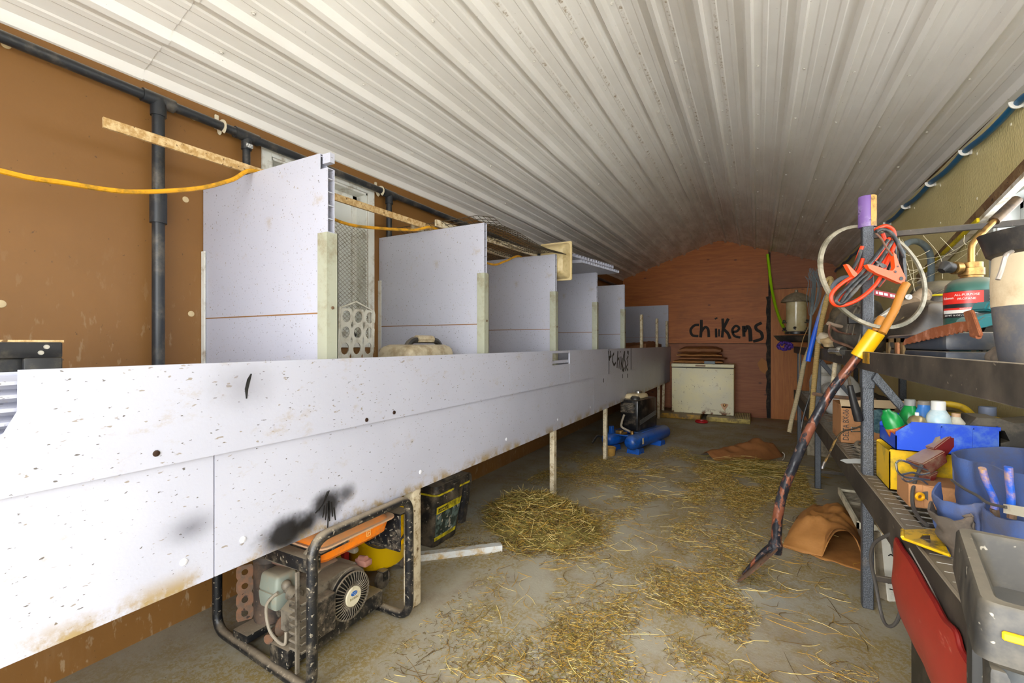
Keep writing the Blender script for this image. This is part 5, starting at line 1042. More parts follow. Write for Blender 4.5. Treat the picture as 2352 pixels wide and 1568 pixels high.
def bottle(name, c, prof, m, capm, caph, capr, label, cat='bottle', tilt=None, band=None):
    r_ = empty(name, c, label, cat, 'bottles in the blue bin'); X = Matrix.Translation(c) @ (Matrix.Rotation(tilt[0], 4, tilt[1]) if tilt else Matrix.Identity(4)); zt_ = prof[-1][1]
    q = MB(X); q.lathe((0, 0, 0), prof, 22); bd_ = q.build('body', m, r_)
    if caph: q = MB(X); q.lathe((0, 0, zt_-.004), [(capr, 0), (capr, caph*.9), (capr*.9, caph), (.001, caph)], 18); q.build('cap', capm, r_)
    if band: q = MB(X); q.lathe((0, 0, band[0]), [(band[2], 0), (band[2]+.0008, .001), (band[2]+.0008, band[1]), (band[2], band[1]+.001)], 22, cap=False); q.build('label_band', band[3], bd_)
    return r_
M_GRN = M('green_bottle', '0b8a3c', .3, 0, ('0a6a30', 6, .3)); M_WCAP = M('white_cap', 'e4e4e0', .4); M_GCAP = M('grey_cap', '8a8a86', .5)
def at_deck(u, y): p = at(u, 950, Y=y); return (p.x, y, .838)
bottle('green_bottle', (.565, 2.56, .842), [(.03, 0), (.036, .006), (.037, .10), (.03, .135), (.016, .15), (.014, .16)], M_GRN, M_GRN, .0, .01, 'green bottle lying tilted over the front of the blue bin', tilt=(R(-24), 'Y'), band=(.02, .06, .0372, M('red_label', 'a01c20', .5, 0, ('d8b030', 20, .4))))
bottle('green_bottle', at_deck(2090, 2.68), [(.034, 0), (.038, .006), (.038, .12), (.02, .16), (.016, .165)], M_GRN, M_GCAP, .028, .02, 'green bottle with grey cap standing at the back of the blue bin')
bottle('blue_can', at_deck(2122, 2.66), [(.034, 0), (.036, .004), (.036, .13), (.022, .155), (.021, .17)], M('can_blue', '3a7fd0', .35, 0, ('b8c4d0', 9, .3)), M('tan_cap', '8c8378', .5), .02, .021, 'blue aerosol can with grey brown cap in the blue bin', 'can', band=(.03, .06, .0362, M('white_print', 'cfd4da', .5, 0, ('5a6a80', 90, .45))))
sc_ = bottle('spray_can', at_deck(2106, 2.51), [(.032, 0), (.033, .003), (.033, .105), (.031, .11), (.022, .13), (.012, .137)], M('can_teal', '17435e', .35, 0, ('c0c8cc', 30, .25)), M_WCAP, .018, .007, 'spray can with gold dome top at the front of the blue bin', 'can')
MB().lathe(Vector(sc_.location)+Vector((0, 0, .105)), [(.0335, 0), (.033, .006), (.024, .026), (.012, .033), (.001, .034)], 22).build('gold_dome', M('gold_metal', 'a8966e', .35, .7), sc_)
bottle('clear_bottle', at_deck(2155, 2.52), [(.038, 0), (.042, .006), (.042, .115), (.036, .145), (.024, .165), (.022, .17)], M('pale_blue_plastic', 'b4cfd8', .3, 0, ('e0e4e4', 6, .4)), M_WCAP, .036, .024, 'pale blue bottle with tall white cap in the blue bin', band=(.012, .06, .0425, M('blue_white_print', '6fb3d0', .4, 0, ('e8e8e0', 25, .45))))
bottle('white_bottle', at_deck(2196, 2.53), [(.032, 0), (.036, .005), (.036, .09), (.03, .115), (.016, .135), (.014, .14)], M('dusty_white_plastic', 'c4bfae', .55, 0, ('8f8874', 8, .35)), M('orange_cap', 'c09a78', .5), .018, .014, 'dusty white bottle with small tan cap at the end of the blue bin')
r = empty('oil_jug', (.92, 2.55, ZLO), 'black plastic oil jug with side handle on the lower rack', 'jug'); M_OIL = M('dusty_black_jug', '2a2724', .5, 0, ('5d5548', 6, .4), ('7a6f5e', .6))
q = MB(); q.prism([(-.15, 0), (.16, 0), (.165, .20), (.155, .30), (.06, .335), (-.02, .32), (-.06, .335), (-.13, .335), (-.155, .30), (-.16, .24), (-.13, .255), (-.11, .29), (-.05, .29), (-.035, .25), (-.10, .225), (-.155, .215)], (0, .15, 0), (.90, 2.48, ZLO+.005)); q.build('body', M_OIL, r)
MB().lathe((.975, 2.555, ZLO+.335), [(.03, 0), (.03, .03), (.026, .035), (.001, .035)], 18).build('cap', M('black_cap', '161616', .5), r)
r = empty('yellow_jug', (.86, 2.85, ZLO), 'yellow handled jug peeping out behind the blue bin', 'jug'); q = MB(); q.box(.74, .98, 2.80, 2.98, ZLO+.005, .95, .03, 3); q.build('body', M('jug_yellow', 'c9a51c', .45, 0, ('7a6a28', 7, .3)), r)
MB().tube(rounded([(.75, 2.86, .94), (.76, 2.86, 1.0), (.84, 2.86, .99), (.88, 2.86, .94)], .04), .015, 10).build('handle', M('jug_yellow'), r)
MB().lathe((.93, 2.88, .95), [(.03, 0), (.03, .04), (.001, .042)], 16).build('cap', M('blue_grey_cap', '7b86a0', .5), r)
# ---- dark red folding tool and its cord
r = empty('work_lamp', tuple(at(2150, 1050, t=1.82)), 'dark red hinged work lamp lying on the lower rack', 'work lamp'); M_BUR = M('burgundy_paint', '6d1c1a', .45, 0, ('8f7a62', 6, .28), ('a58f74', .85))
for pts, t0, th, nm in (([(2117, 1066), (2172, 1035), (2178, 1062), (2138, 1090)], 1.80, .08, 'lower_block'), ([(2145, 1030), (2182, 1002), (2204, 1005), (2196, 1020), (2172, 1052)], 1.83, .09, 'upper_block'), ([(2178, 1002), (2200, 982), (2208, 986), (2292, 1028), (2284, 1032), (2205, 996)], 1.88, .035, 'arm'), ([(2130, 1120), (2136, 1092), (2158, 1082), (2150, 1102)], 1.80, .06, 'hinge_foot')):
    q = MB(); slab_of(q, pts, t0, th); bmesh.ops.bevel(q.bm, geom=q.bm.edges[:], offset=.004, segments=2, affect='EDGES'); q.build(nm, M_BUR, r)
q = MB(); slab_of(q, [(2146, 1022), (2152, 1005), (2180, 990), (2184, 1002), (2150, 1030)], 1.85, .07); q.build('grey_cover', M('grey_tan_plate', '8f8070', .7), r)
MB().tube(path([(2117, 1068, 1.80), (2105, 1095, 1.78), (2096, 1130, 1.74), (2098, 1165, 1.68), (2112, 1190, 1.60), (2130, 1206, 1.55)], 1.7, 6), .0065, 8).build('power_cord', M('grey_cord', '4c4844', .6), r)
# ---- chrome hooks, carton, scissors
for L, lab in (([(2058, 1063), (2070, 1057), (2100, 1068), (2130, 1080)], 'uppermost chrome wire hook before the yellow bin'), ([(2058, 1063), (2062, 1083), (2078, 1095), (2105, 1098), (2135, 1102)], 'bent chrome wire hook hanging below the first'), ([(2070, 1090), (2095, 1085), (2115, 1090), (2135, 1086)], 'short chrome wire hook in the middle of the tangle'), ([(2072, 1098), (2085, 1106), (2110, 1100), (2130, 1112)], 'lowest chrome wire hook lying on the small carton')):
    tag(MB().tube(path(L, 1.735+.02*RND.random(), 6), .004, 8).build('wire_hook', M_CHROME), lab, 'hook', 'chrome wire hooks')
r = empty('small_carton', (.60, 2.38, ZLO), 'small torn brown carton under the chrome hooks on the rack', 'carton'); q = MB(); q.box(.515, .70, 2.28, 2.45, ZLO+.004, .738, .003, 1); q.build('carton_body', M_CARD, r)
q = MB(); q.prism([(0, 0), (.03, 0), (.05, .07), (-.005, .085)], (0, -.004, 0), (.56, 2.278, ZLO+.01)); q.build('torn_flap', M_CARD, r)
r = empty('scissors', tuple(at(2125, 1135, t=1.78)), 'scissors with yellow handles beside the small carton', 'scissors')
q = MB(); q.tube([at(2113+8*math.cos(a), 1140+7*math.sin(a), t=1.72) for a in [2*math.pi*k/14 for k in range(14)]], .0055, 8, closed=True); q.build('handle', M('handle_yellow', 'f0ab10', .4), r)
q = MB(); 
for u in (2112, 2119, 2128): q.ball(at(u, 1121, t=1.78), .009, 8)
q.tube(path([(2110, 1121), (2132, 1124)], 1.78), .006, 8); q.build('handle', M('handle_yellow'), r)
q = MB(); slab_of(q, [(2116, 1132), (2130, 1128), (2152, 1140), (2158, 1158), (2132, 1150)], 1.73, .004); q.build('blade', M('dull_blade', '8f8a82', .4, .5), r)
# ---- blue canvas tool bag
def beamq(a, b_): return stick(a-UPV*.012, b_-UPV*.012, .012, .024, None)
n = NT('faded_blue_canvas'); c = n.mix(n.ramp(n.noise(5, 6, .7), .3, .7), '45609c', '565a70'); c = n.mix(n.ramp(n.noise(9, 5, .7), .58, .75, 0, .7), c, '7a6a5c'); M_CANV = n.done(c, .85, 0, n.noise(160, 2), .3, .003)
M_GCANV = M('grey_canvas', '5a5148', .85, 0, ('79695a', 8, .4)); M_DENIM = M('bright_blue_grip', '1d5cc8', .6, 0, ('c79a5a', 14, .42))
r = empty('tool_bag', (.78, 2.0, ZLO), 'faded blue canvas tool bag with pockets on the lower rack', 'tool bag')
def softwall(rim, base, th, m, name, wob=.012, n_=10):
    q = MB(); P_ = spline(rim, 6); B_ = spline(base, 6)
    nn_ = len(P_)-1
    q.grid(lambda u, v: (lambda a, b_: tuple(a.lerp(b_, v)+Vector((wob*noise.noise((u*6, v*4, 1)), wob*noise.noise((u*6, v*4, 7)), wob*.6*noise.noise((u*7, 3, 2))))))(P_[min(nn_, int(u*nn_+.5))], B_[min(nn_, int(u*nn_+.5))]), nn_, n_, th); return q.build(name, m, r, 60)
Z0 = ZLO+.006
def hang(pts, tap, m, name):          # a cloth wall falling from its rim to the deck
    rim = [at(u, v, t=t) for u, v, t in pts]; c0 = Vector((.80, 1.85, 0)); base = [Vector((p.x+(c0.x-p.x)*tap, p.y+(c0.y-p.y)*tap, Z0)) for p in rim]; return softwall(rim, base, .006, m, name)
hang([(2186, 1038, 1.76), (2215, 1030, 1.80), (2260, 1027, 1.78), (2310, 1028, 1.74), (2380, 1032, 1.66), (2600, 1100, 1.31), (2840, 1207, 1.026)], .02, M_CANV, 'back_wall')
hang([(2186, 1038, 1.76), (2188, 1042, 1.66), (2200, 1050, 1.56), (2235, 1060, 1.50), (2262, 1066, 1.44), (2310, 1080, 1.36), (2380, 1096, 1.28), (2600, 1150, 1.14), (2840, 1207, 1.026)], .06, M_CANV, 'front_wall')
hang([(2156, 1106, 1.56), (2141, 1128, 1.47), (2160, 1148, 1.40), (2200, 1158, 1.34), (2240, 1157, 1.31), (2262, 1150, 1.31)], .05, M_CANV, 'pocket')
hang([(2260, 1163, 1.30), (2285, 1182, 1.24), (2325, 1196, 1.18), (2380, 1204, 1.13), (2600, 1245, 1.05), (2800, 1270, 1.0)], .04, M_CANV, 'pocket')
hang([(2136, 1150, 1.46), (2131, 1168, 1.42), (2150, 1184, 1.36), (2190, 1196, 1.31), (2222, 1190, 1.30), (2230, 1178, 1.30)], .12, M_GCANV, 'outer_pocket')
MB().tube(path([(2186, 1102, 1.44), (2215, 1122, 1.36), (2245, 1138, 1.29), (2270, 1155, 1.24), (2312, 1165, 1.18)], 1.3, 6), .004, 6).build('cord', M('grey_cord'), r)
for (u0, v0, u1, v1, lab) in ((2256, 1075, 2284, 1168, 'blue handled pliers, worn tan, in the front of the canvas bag'), (2316, 1072, 2322, 1160, 'bright blue pliers handle standing right in the canvas bag pocket')):
    g_ = empty('pliers', tuple(at(u1, v1, t=1.30)), lab, 'pliers', 'pliers in the canvas bag')
    q = MB(); q.tube(path([(u0, v0), ((u0*2+u1)/3, (v0*2+v1)/3), (u1, v1-20), (u1, v1)], 1.27 if u0 < 2300 else 1.21, 6), .0135, 12, flat=.6); q.build('handle', M_DENIM, g_)
    q = MB(); q.tube(path([(u1, v1), (u1+2, v1+14), (u1+2, v1+30)], 1.27 if u0 < 2300 else 1.21, 5), .010, 8); q.build('jaw', M_RUST, g_)
tag(beamq(at(2312, 1168, t=1.20), at(2375, 1180, t=1.06)).build('paint_stick', M('paint_stick', 'e3dcc8', .7, 0, ('b59a6c', 9, .3))), 'whitish wooden stick lying in the blue bag pocket', 'stick')
# ---- yellow speed square on the deck edge
q = MB(); zq = .668; tri = [at(2073, 1219, Z=zq), at(2152, 1216, Z=zq), at(2182, 1276, Z=zq), at(2073, 1236, Z=zq)]; hole = [at(2120, 1229, Z=zq), at(2136, 1229, Z=zq), at(2138, 1249, Z=zq), at(2112, 1238, Z=zq)]
vo = [[q.v(p+UPV*h) for p in tri] for h in (0, .004)]; vi = [[q.v(p+UPV*h) for p in hole] for h in (0, .004)]
for L in (0, 1):
    for k_ in range(4): q.f([vo[L][k_], vo[L][(k_+1) % 4], vi[L][(k_+1) % 4], vi[L][k_]])
for a_ in (vo, vi):
    for k_ in range(4): q.f([a_[0][k_], a_[0][(k_+1) % 4], a_[1][(k_+1) % 4], a_[1][k_]])
q.tube([tri[0]+UPV*.004, tri[3]+UPV*.004], .005, 6); q.tube([tri[3], tri[2]], .004, 6)
tag(q.build('speed_square', M('square_yellow', 'd8ac00', .4, 0, ('4a4220', 14, .36))), 'yellow triangular speed square lying on the wire deck edge', 'set square')
# ---- black cord loop hanging off the deck
tag(MB().tube(path([(2170, 1212, 1.60), (2130, 1207, 1.60), (2085, 1212, 1.62), (2040, 1228, 1.72), (2008, 1248, 1.84), (2000, 1285, 1.9), (2012, 1345, 1.92), (2022, 1400, 1.9), (2032, 1430, 1.86), (2046, 1438, 1.82), (2062, 1422, 1.78), (2075, 1370, 1.74), (2072, 1325, 1.72), (2058, 1285, 1.70), (2050, 1250, 1.69), (2056, 1225, 1.68), (2075, 1213, 1.66), (2110, 1205, 1.62)], 1.7, 7), .0065, 8).build('power_cord', M('grey_cord')), 'dark power cord drooping in a loop from the lower deck', 'cord')
# ================================================================ ON THE UPPER RACK SHELF
ZS = ZU+.004
def bevel_all(q, w=.004, s=2): bmesh.ops.bevel(q.bm, geom=q.bm.edges[:], offset=w, segments=s, affect='EDGES')
r = empty('drill_case', (.52, 2.03, ZS), 'flat dark blue plastic tool case along the upper shelf edge', 'case'); M_CASE = M('navy_plastic', '2b313c', .5, 0, ('4d4a48', 8, .35), ('8a7f6e', .7))
MB().box(.463, .575, 1.70, 2.36, ZS, 1.258, .008, 2).build('lower_shell', M_CASE, r); MB().box(.463, .575, 1.70, 2.36, 1.261, 1.312, .010, 2).build('upper_shell', M_CASE, r)
q = MB(); q.box(.458, .466, 2.10, 2.34, 1.285, 1.30); q.box(.458, .466, 2.10, 2.13, ZS, 1.30); q.box(.458, .466, 2.30, 2.34, ZS, 1.30); q.box(.458, .466, 2.19, 2.22, ZS, 1.30); q.build('tan_bracket', M('stained_tan_metal', '7d6238', .6, .2, ('4a3c26', 14, .4)), r)
MB().box(.452, .462, 2.145, 2.18, 1.215, 1.285, .003, 1).build('copper_clasp', M('copper_clasp', 'a8704a', .5, .4, ('6b4630', 18, .35)), r)
r = empty('pruning_saw', tuple(at(2150, 770, t=1.62)), 'rust brown pruning saw with worn teeth lying over the tool case', 'saw')
def sideslab(q, pts, X, th): return q.prism([(at(u, v, X=X).y, at(u, v, X=X).z) for u, v in pts], (th, 0, 0), (X, 0, 0), (0, 1, 0), (0, 0, 1))
q = MB(); te = [(2072, 792), (2078, 779), (2140, 753), (2200, 739), (2228, 737), (2228, 756)]
for k in range(14): u = 2222-k*10.7; te += [(u, 757+k*2.45), (u-4, 762+k*2.3)]
sideslab(q, te, .4535, .003); q.build('blade', M('rust_blade', '8f4f2c', .7, .3, ('c0846a', 20, .35)), r)
q = MB(); sideslab(q, [(2211, 716), (2229, 711), (2248, 765), (2250, 772), (2232, 776), (2226, 768)], .445, .007); bevel_all(q, .002); q.build('handle', M('rust_handle', '7c4426', .75, .2, ('a86a44', 18, .35)), r)
MB().tube([at(2234, 769, X=.449), at(2248, 773, X=.449)], .006, 8).build('pommel', M('rust_handle'), r)
# gas torch
cx, cy = .66, 2.17; r = empty('gas_torch', (cx, cy, ZS), 'green propane cylinder with red label and brass torch head', 'gas torch'); M_PG = M('propane_green', '2c5a50', .4, .1, ('1d3a34', 6, .35), ('8a8474', .85))
rr = .072; zt0 = 1.505; MB().lathe((cx, cy, ZS), [(rr-.006, 0), (rr, .006), (rr, zt0-ZS-.045), (rr*.93, zt0-ZS-.018), (rr*.70, zt0-ZS), (rr*.4, zt0-ZS+.006)], 32).build('cylinder', M_PG, r)
DV = Vector((-cx, -cy, 0)).normalized(); A0 = math.atan2(DV.y, DV.x)
def arc(z0, z1, a0, a1, m, name, par, lift=.0006):
    q = MB(); nA = 24; V_ = [[(cx+(rr+lift)*math.cos(A0+a0+(a1-a0)*k/nA), cy+(rr+lift)*math.sin(A0+a0+(a1-a0)*k/nA), z) for z in (z0, z1)] for k in range(nA+1)]
    W_ = [[q.v(p) for p in row] for row in V_]
    for a, b_ in zip(W_, W_[1:]): q.f([a[0], b_[0], b_[1], a[1]])
    return q.build(name, m, par)
lab = arc(1.370, 1.462, -1.55, 1.55, M('label_black', '1d1d20', .35), 'label', r)
arc(1.418, 1.460, -1.45, .42, M('label_red', 'c8281e', .35), 'red_panel', lab, .0011); arc(1.397, 1.404, -1.25, .40, M('label_red'), 'red_stripe', lab, .0012); arc(1.385, 1.397, -1.25, .40, M('label_white', 'd8d4ce', .4), 'warning_panel', lab, .0011)
onc = lambda a0, z0, s=1: (lambda x, y, z: (cx+(rr+.0014+z)*math.cos(A0+a0+x/rr*s), cy+(rr+.0014+z)*math.sin(A0+a0+x/rr*s), z0+y))
M_LW = M('label_white')
for txt, sz, a0, z0 in (('Coleman', .0115, -.92, 1.439), ('ALL-PURPOSE', .0105, -.16, 1.448), ('PROPANE', .0105, -.16, 1.434), ('WARNING', .006, -.2, 1.4005), ('NET WT 16 OZ / 465 g (1 LB)', .008, -.42, 1.378)): text_mesh(txt, sz, M_LW, 'label_lettering', lab, onc(a0, z0))
for k in range(5): arc(1.445-.011*k, 1.4475-.011*k, .62, 1.2-.1*(k % 2), M('label_grey', '8f8c88', .5), 'small_print', lab, .0010)
MB().lathe((cx, cy, zt0), [(.030, 0), (.030, .012), (.034, .014), (.034, .038), (.030, .040), (.030, .058), (.02, .06)], 20).build('brass_valve', M_BRASS, r)
q = MB(); d_ = -RGT; q.cyl(Vector((cx, cy, zt0+.04)), Vector((cx, cy, zt0+.04))+d_*.05, .008); q.cyl(Vector((cx, cy, zt0+.04))+d_*.042, Vector((cx, cy, zt0+.04))+d_*.062, .022); q.build('regulator_knob', M_BRASS, r)
q = MB(); q.tube([Vector((cx, cy, zt0+.04))+d_*.066, Vector((cx, cy, zt0+.045))+d_*.09, Vector((cx, cy, zt0+.03))+d_*.105], [.018, .022, .012], 10); q.build('black_knob', M_BLK, r)
B0 = Vector((cx, cy, zt0+.055)); q = MB(); q.tube(spline([B0, B0+UPV*.05, B0+UPV*.075+RGT*.008, B0+UPV*.12+RGT*.05, B0+UPV*.155+RGT*.085], 6), .0095, 12); q.build('brass_tube', M_BRASS, r)
q = MB(); q.tube([B0+UPV*.15+RGT*.08, B0+UPV*.225+RGT*.16], .0165, 14); q.build('burner_tube', M('heat_stained_steel', '6b5a48', .45, .6, ('3f3a38', 14, .4)), r)
# teal cordless drill lying with its battery
r = empty('cordless_drill', tuple(at(2265, 825, t=1.36)), 'teal cordless power tool with battery between the saw and the canvas bag', 'drill'); M_TEAL = M('teal_plastic', '0f6f78', .45, 0, ('3d5c5c', 8, .35), ('8a8474', .5))
q = MB(); slab_of(q, [(2233, 752), (2240, 735), (2262, 722), (2310, 716), (2322, 722), (2322, 736), (2285, 738), (2262, 745), (2242, 765)], 1.34, .07); bevel_all(q, .008); q.build('motor_housing', M_TEAL, r)
q = MB(); slab_of(q, [(2262, 712), (2275, 690), (2310, 700), (2318, 716), (2290, 716)], 1.36, .05); bevel_all(q, .006); q.build('rear_housing', M_TEAL, r)
q = MB(); slab_of(q, [(2250, 768), (2262, 748), (2318, 740), (2322, 775), (2290, 790), (2270, 772)], 1.35, .05); bevel_all(q, .006); q.build('black_grip', M('black_rubber'), r)
q = MB(); slab_of(q, [(2250, 775), (2268, 770), (2302, 800), (2292, 812)], 1.34, .03); bevel_all(q, .005); q.build('handle', M_TEAL, r)
q = MB(); slab_of(q, [(2218, 786), (2246, 774), (2256, 822), (2252, 828), (2228, 828)], 1.30, .06); bevel_all(q, .005); bt = q.build('battery', M('battery_teal', '3f7f80', .5, 0, ('2f4c4c', 9, .35)), r)
q = MB(); slab_of(q, [(2228, 792), (2238, 789), (2243, 808), (2232, 811)], 1.2995, .002); q.build('battery_label', M('beige_label', 'a89a7c', .6), bt)
q = MB(); slab_of(q, [(2252, 776), (2262, 780), (2275, 826), (2256, 826)], 1.315, .05); bevel_all(q, .004); q.build('battery_foot', M_BLK, r)
q = MB(); slab_of(q, [(2290, 724), (2314, 720), (2314, 728), (2290, 732)], 1.338, .004); q.build('badge', M('badge_white', 'd8dcd8', .4), r)
# canvas bag at the picture's edge
cx2, cy2 = .575, 1.475; r = empty('canvas_bag', (cx2, cy2, ZS), 'upright cream and grey canvas bag with black collar on the upper shelf', 'bag')
def bagring(z, rx, ry, s=0, wob=.006):
    return [(cx2+rx*math.cos(2*math.pi*k/30)*(1+wob*10*noise.noise((math.cos(2*math.pi*k/30)*1.5, math.sin(2*math.pi*k/30)*1.5, z*6+s))), cy2+ry*math.sin(2*math.pi*k/30), z) for k in range(30)]
MB().rings([bagring(ZS, .06, .09), bagring(ZS+.03, .072, .10), bagring(ZS+.09, .082, .105), bagring(1.368, .088, .105)]).build('grey_base', M('slate_canvas', '55565c', .85, 0, ('7d7264', 6, .4)), r)
MB().rings([bagring(1.366, .0885, .106), bagring(1.42, .09, .106), bagring(1.482, .086, .105)]).build('cream_side', M('cream_canvas', 'd2c0a0', .85, 0, ('b39a78', 5, .35)), r)
MB().rings([bagring(1.478, .08, .10), bagring(1.487, .097, .112), bagring(1.515, .105, .118), bagring(1.535, .112, .12), bagring(1.53, .09, .10), bagring(1.50, .07, .09)]).build('black_collar', M('black_leather', '232120', .5, 0, ('4f473d', 8, .35), ('857a68', .4)), r)
MB().tube(spline([(cx2+.0, cy2-.08, 1.53), (cx2+.05, cy2-.09, 1.60), (cx2+.12, cy2-.08, 1.66)], 5), .03, 8, flat=.3).build('carry_strap', M('black_leather'), r)
MB().tube(spline([at(2324, 578, t=.98), at(2312, 585, t=.97), at(2306, 600, t=.97), at(2300, 622, t=.97), at(2292, 642, t=.97)], 6), .0045, 8).build('snap_hook', M('grey_hook', 'a59c94', .4, .5), r)
blob('grey_pouch', (.535, 1.585, ZS+.028), (.025, .035, .034), 21, M('grey_canvas'), 'small grey cloth pouch against the base of the canvas bag', 'pouch', 4, .2)
# dark covers, hard hat, roll, trowel, flap
M_TARP = M('black_tarp', '2a2521', .4, 0, ('4a3f34', 6, .45), ('857560', .5), ('a86f30', 9, .06))
blob('black_tarp', (.80, 3.00, ZS+.135), (.20, .18, .15), 5, M_TARP, 'crumpled shiny black tarp behind the hoop on the upper shelf', 'tarp', 5, .35)
r = empty('hard_hat', tuple(at(2163, 690, t=2.95)), 'dark hard hat with yellow stripe behind the green gas cylinder', 'hard hat'); hcx = Vector((.905, 3.42, 1.50))
MB().lathe(hcx, [(.15, -.02), (.16, -.015), (.14, 0), (.138, .05), (.11, .10), (.06, .13), (.001, .138)], 26).build('shell', M('dark_helmet', '2f2c2a', .4, 0, ('6b6254', 6, .35), ('94886f', .7)), r)
q = MB(); q.tube([hcx+Vector((.1405*math.cos(a), .1405*math.sin(a), .045)) for a in [2*math.pi*k/40 for k in range(40)]], .006, 6, closed=True); q.build('yellow_stripe', M('stripe_yellow', 'cbb81c', .5), r)
tag(MB().box(.75, 1.05, 3.27, 3.57, ZS, 1.478, .01, 2).build('grey_carton', M('pale_grey_card', 'a89c88', .7, 0, ('6e6454', 7, .4))), 'grey beige carton carrying the dark hard hat', 'carton')
r = empty('paper_roll', tuple(at(2108, 690, t=2.2)), 'short beige paper roll with metal clip showing through the hoop', 'roll')
q = MB(); P1, P2 = at(2094, 700, t=2.30), at(2128, 672, t=2.62); q.tube([P1, P2], .04, 18); q.build('roll', M('beige_paper', '9c8468', .7, 0, ('6b5844', 8, .3)), r)
MB().lathe(at(2086, 682, t=2.29), [(.014, -.01), (.014, .01), (.008, .014), (.001, .014)], 12, 'y').build('clip', M_CHROME, r)
r = empty('grey_flap', tuple(at(2110, 765, t=1.95)), 'folded grey canvas flap lying above the tool case', 'canvas'); q = MB(); slab_of(q, [(2064, 728), (2084, 720), (2125, 732), (2160, 748), (2158, 758), (2128, 765), (2066, 770)], 2.32, .04); bevel_all(q, .006); q.build('cloth', M('grey_cloth', '6b645a', .85, 0, ('8a7f70', 6, .4)), r)
MB().tube(path([(2064, 770), (2067, 745), (2075, 730), (2090, 725)], 2.30), .005, 6).build('binding', M('tan_binding', '9c8a66', .7), r)
r = empty('trowel', tuple(at(2035, 748, t=2.0)), 'pointed grey steel trowel beside the rack post on the shelf', 'trowel'); q = MB(); slab_of(q, [(2007, 733), (2044, 706), (2062, 702), (2066, 716), (2048, 740), (2034, 748)], 2.14, .004); q.build('blade', M('grey_blade', '9a948a', .45, .4, ('6b655a', 9, .4)), r)
q = MB(); slab_of(q, [(2012, 731), (2045, 712), (2058, 710), (2046, 718)], 2.136, .004); q.build('ridge', M('pale_edge', 'b8b2a4', .5, .3), r)
r = empty('axe_handle', tuple(at(2040, 770, t=2.08)), 'curved orange brown wooden handle leaning by the hoop', 'handle stick')
MB().tube(path(c3([(910, 760), (868, 830), (832, 910), (795, 1010), (745, 1110), (700, 1190), (655, 1275)], 2.03), 2.03, 6), [.012]+[.0165]*36, 12).build('wood', M('orange_wood', 'b87826', .5, 0, ('8a5a20', 9, .3)), r)
MB().tube(path(c3([(650, 1115), (622, 1160), (600, 1215), (596, 1250)], 2.12), 2.12, 6), .016, 12).build('second_grip', M('orange_wood'), r)
# backpack, sack, straps
M_PACK = M('grey_nylon', '4a453f', .8, 0, ('6e6558', 6, .4))
r = empty('backpack', (.62, 3.85, ZS), 'dusty dark grey backpack with webbing straps behind the rack post', 'backpack')
o = blob('pack_body', (.62, 3.85, ZS+.17), (.15, .22, .185), 12, M_PACK, None, None, 4, .25); o.parent = r; o.location = o.location-r.location
for k, L in enumerate(([(1958, 770), (1966, 735), (1985, 690), (1992, 660)], [(1945, 765), (1950, 740), (1968, 705), (1978, 680)], [(1950, 735), (1970, 738), (1988, 748)], [(1962, 700), (1980, 708), (1996, 716)])): MB().tube(path(L, 2.86, 5), .014, 8, flat=.35).build('webbing_strap', M('grey_webbing'), r)
MB().box(.48, .56, 3.37, 3.42, 1.40, 1.46, .004, 1).build('buckle', M_BLK, r)
tag(MB().tube(path([(1966, 812), (1973, 785), (1980, 762)], 2.78), [.02]*13, 8, flat=.3).build('web_strap', M('pale_webbing', 'a89c88', .8)), 'pale webbing strap hanging over the shelf edge left of the post', 'strap')
r = empty('red_strap', tuple(at(2035, 678, t=2.2)), 'short red strap with white marks behind the jumper cables', 'strap'); q = MB(); slab_of(q, [(2006, 664), (2060, 675), (2059, 687), (2008, 677)], 2.20, .006); q.build('band', M('strap_red', '9c2630', .6, 0, ('6b2026', 9, .3)), r)
for u, w in ((2012, 4), (2019, 9), (2031, 8), (2045, 5), (2052, 3)): q = MB(); slab_of(q, [(u, 667.5+(u-2006)*.2), (u+w, 667.5+(u+w-2006)*.2), (u+w, 673+(u+w-2006)*.2), (u, 673+(u-2006)*.2)], 2.199, .0008); q.build('white_mark', M('badge_white'), r)
blob('burlap_sack', (.66, 4.75, ZS+.17), (.16, .28, .185), 8, M('burlap', '857760', .9, 0, ('5f5442', 10, .4)), 'lumpy grey brown burlap sack on the upper shelf behind the hoses', 'sack', 5, .3)
r = empty('leather_belt', tuple(at(1930, 800, t=2.95)), 'cracked brown leather belt draped over the upper shelf edge', 'belt')
MB().tube(path([(1906, 744), (1904, 765), (1912, 780), (1930, 788), (1952, 796), (1970, 808), (1982, 818)], 2.92, 6), .022, 8, flat=.3).build('strap', M('cracked_leather', '7a5240', .7, 0, ('a5806a', 12, .4)), r)
MB().tube(path([(1908, 746), (1922, 760), (1945, 766), (1970, 768)], 2.95, 6), .017, 8, flat=.35).build('strap', M('cracked_leather'), r)
MB().tube(path([(1902, 742), (1914, 746), (1932, 750)], 2.93, 5), .018, 10, flat=.7).build('pale_end', M('pale_leather', 'a08c78', .6, .1), r)
for k, (u, v, t, lab) in enumerate(((1893, 778, 3.3, 'pale fist-sized stone at the shelf edge beside the tan hose'), (1905, 786, 3.25, 'beige knob of wood next to the stone at the shelf edge'), (1936, 775, 3.2, 'dull green lump behind the leather belt'))):
    blob('stone' if k != 1 else 'wood_lump', at(u, v, t=t)*1, (.045, .05, .04), 30+k, M(('pale_stone', 'beige_wood', 'green_lump')[k], ('b8aa94', 'b59a70', '6f7560')[k], .8, 0, ('857a66', 9, .3)), lab, 'stone' if k != 1 else 'wood', 4, .3)
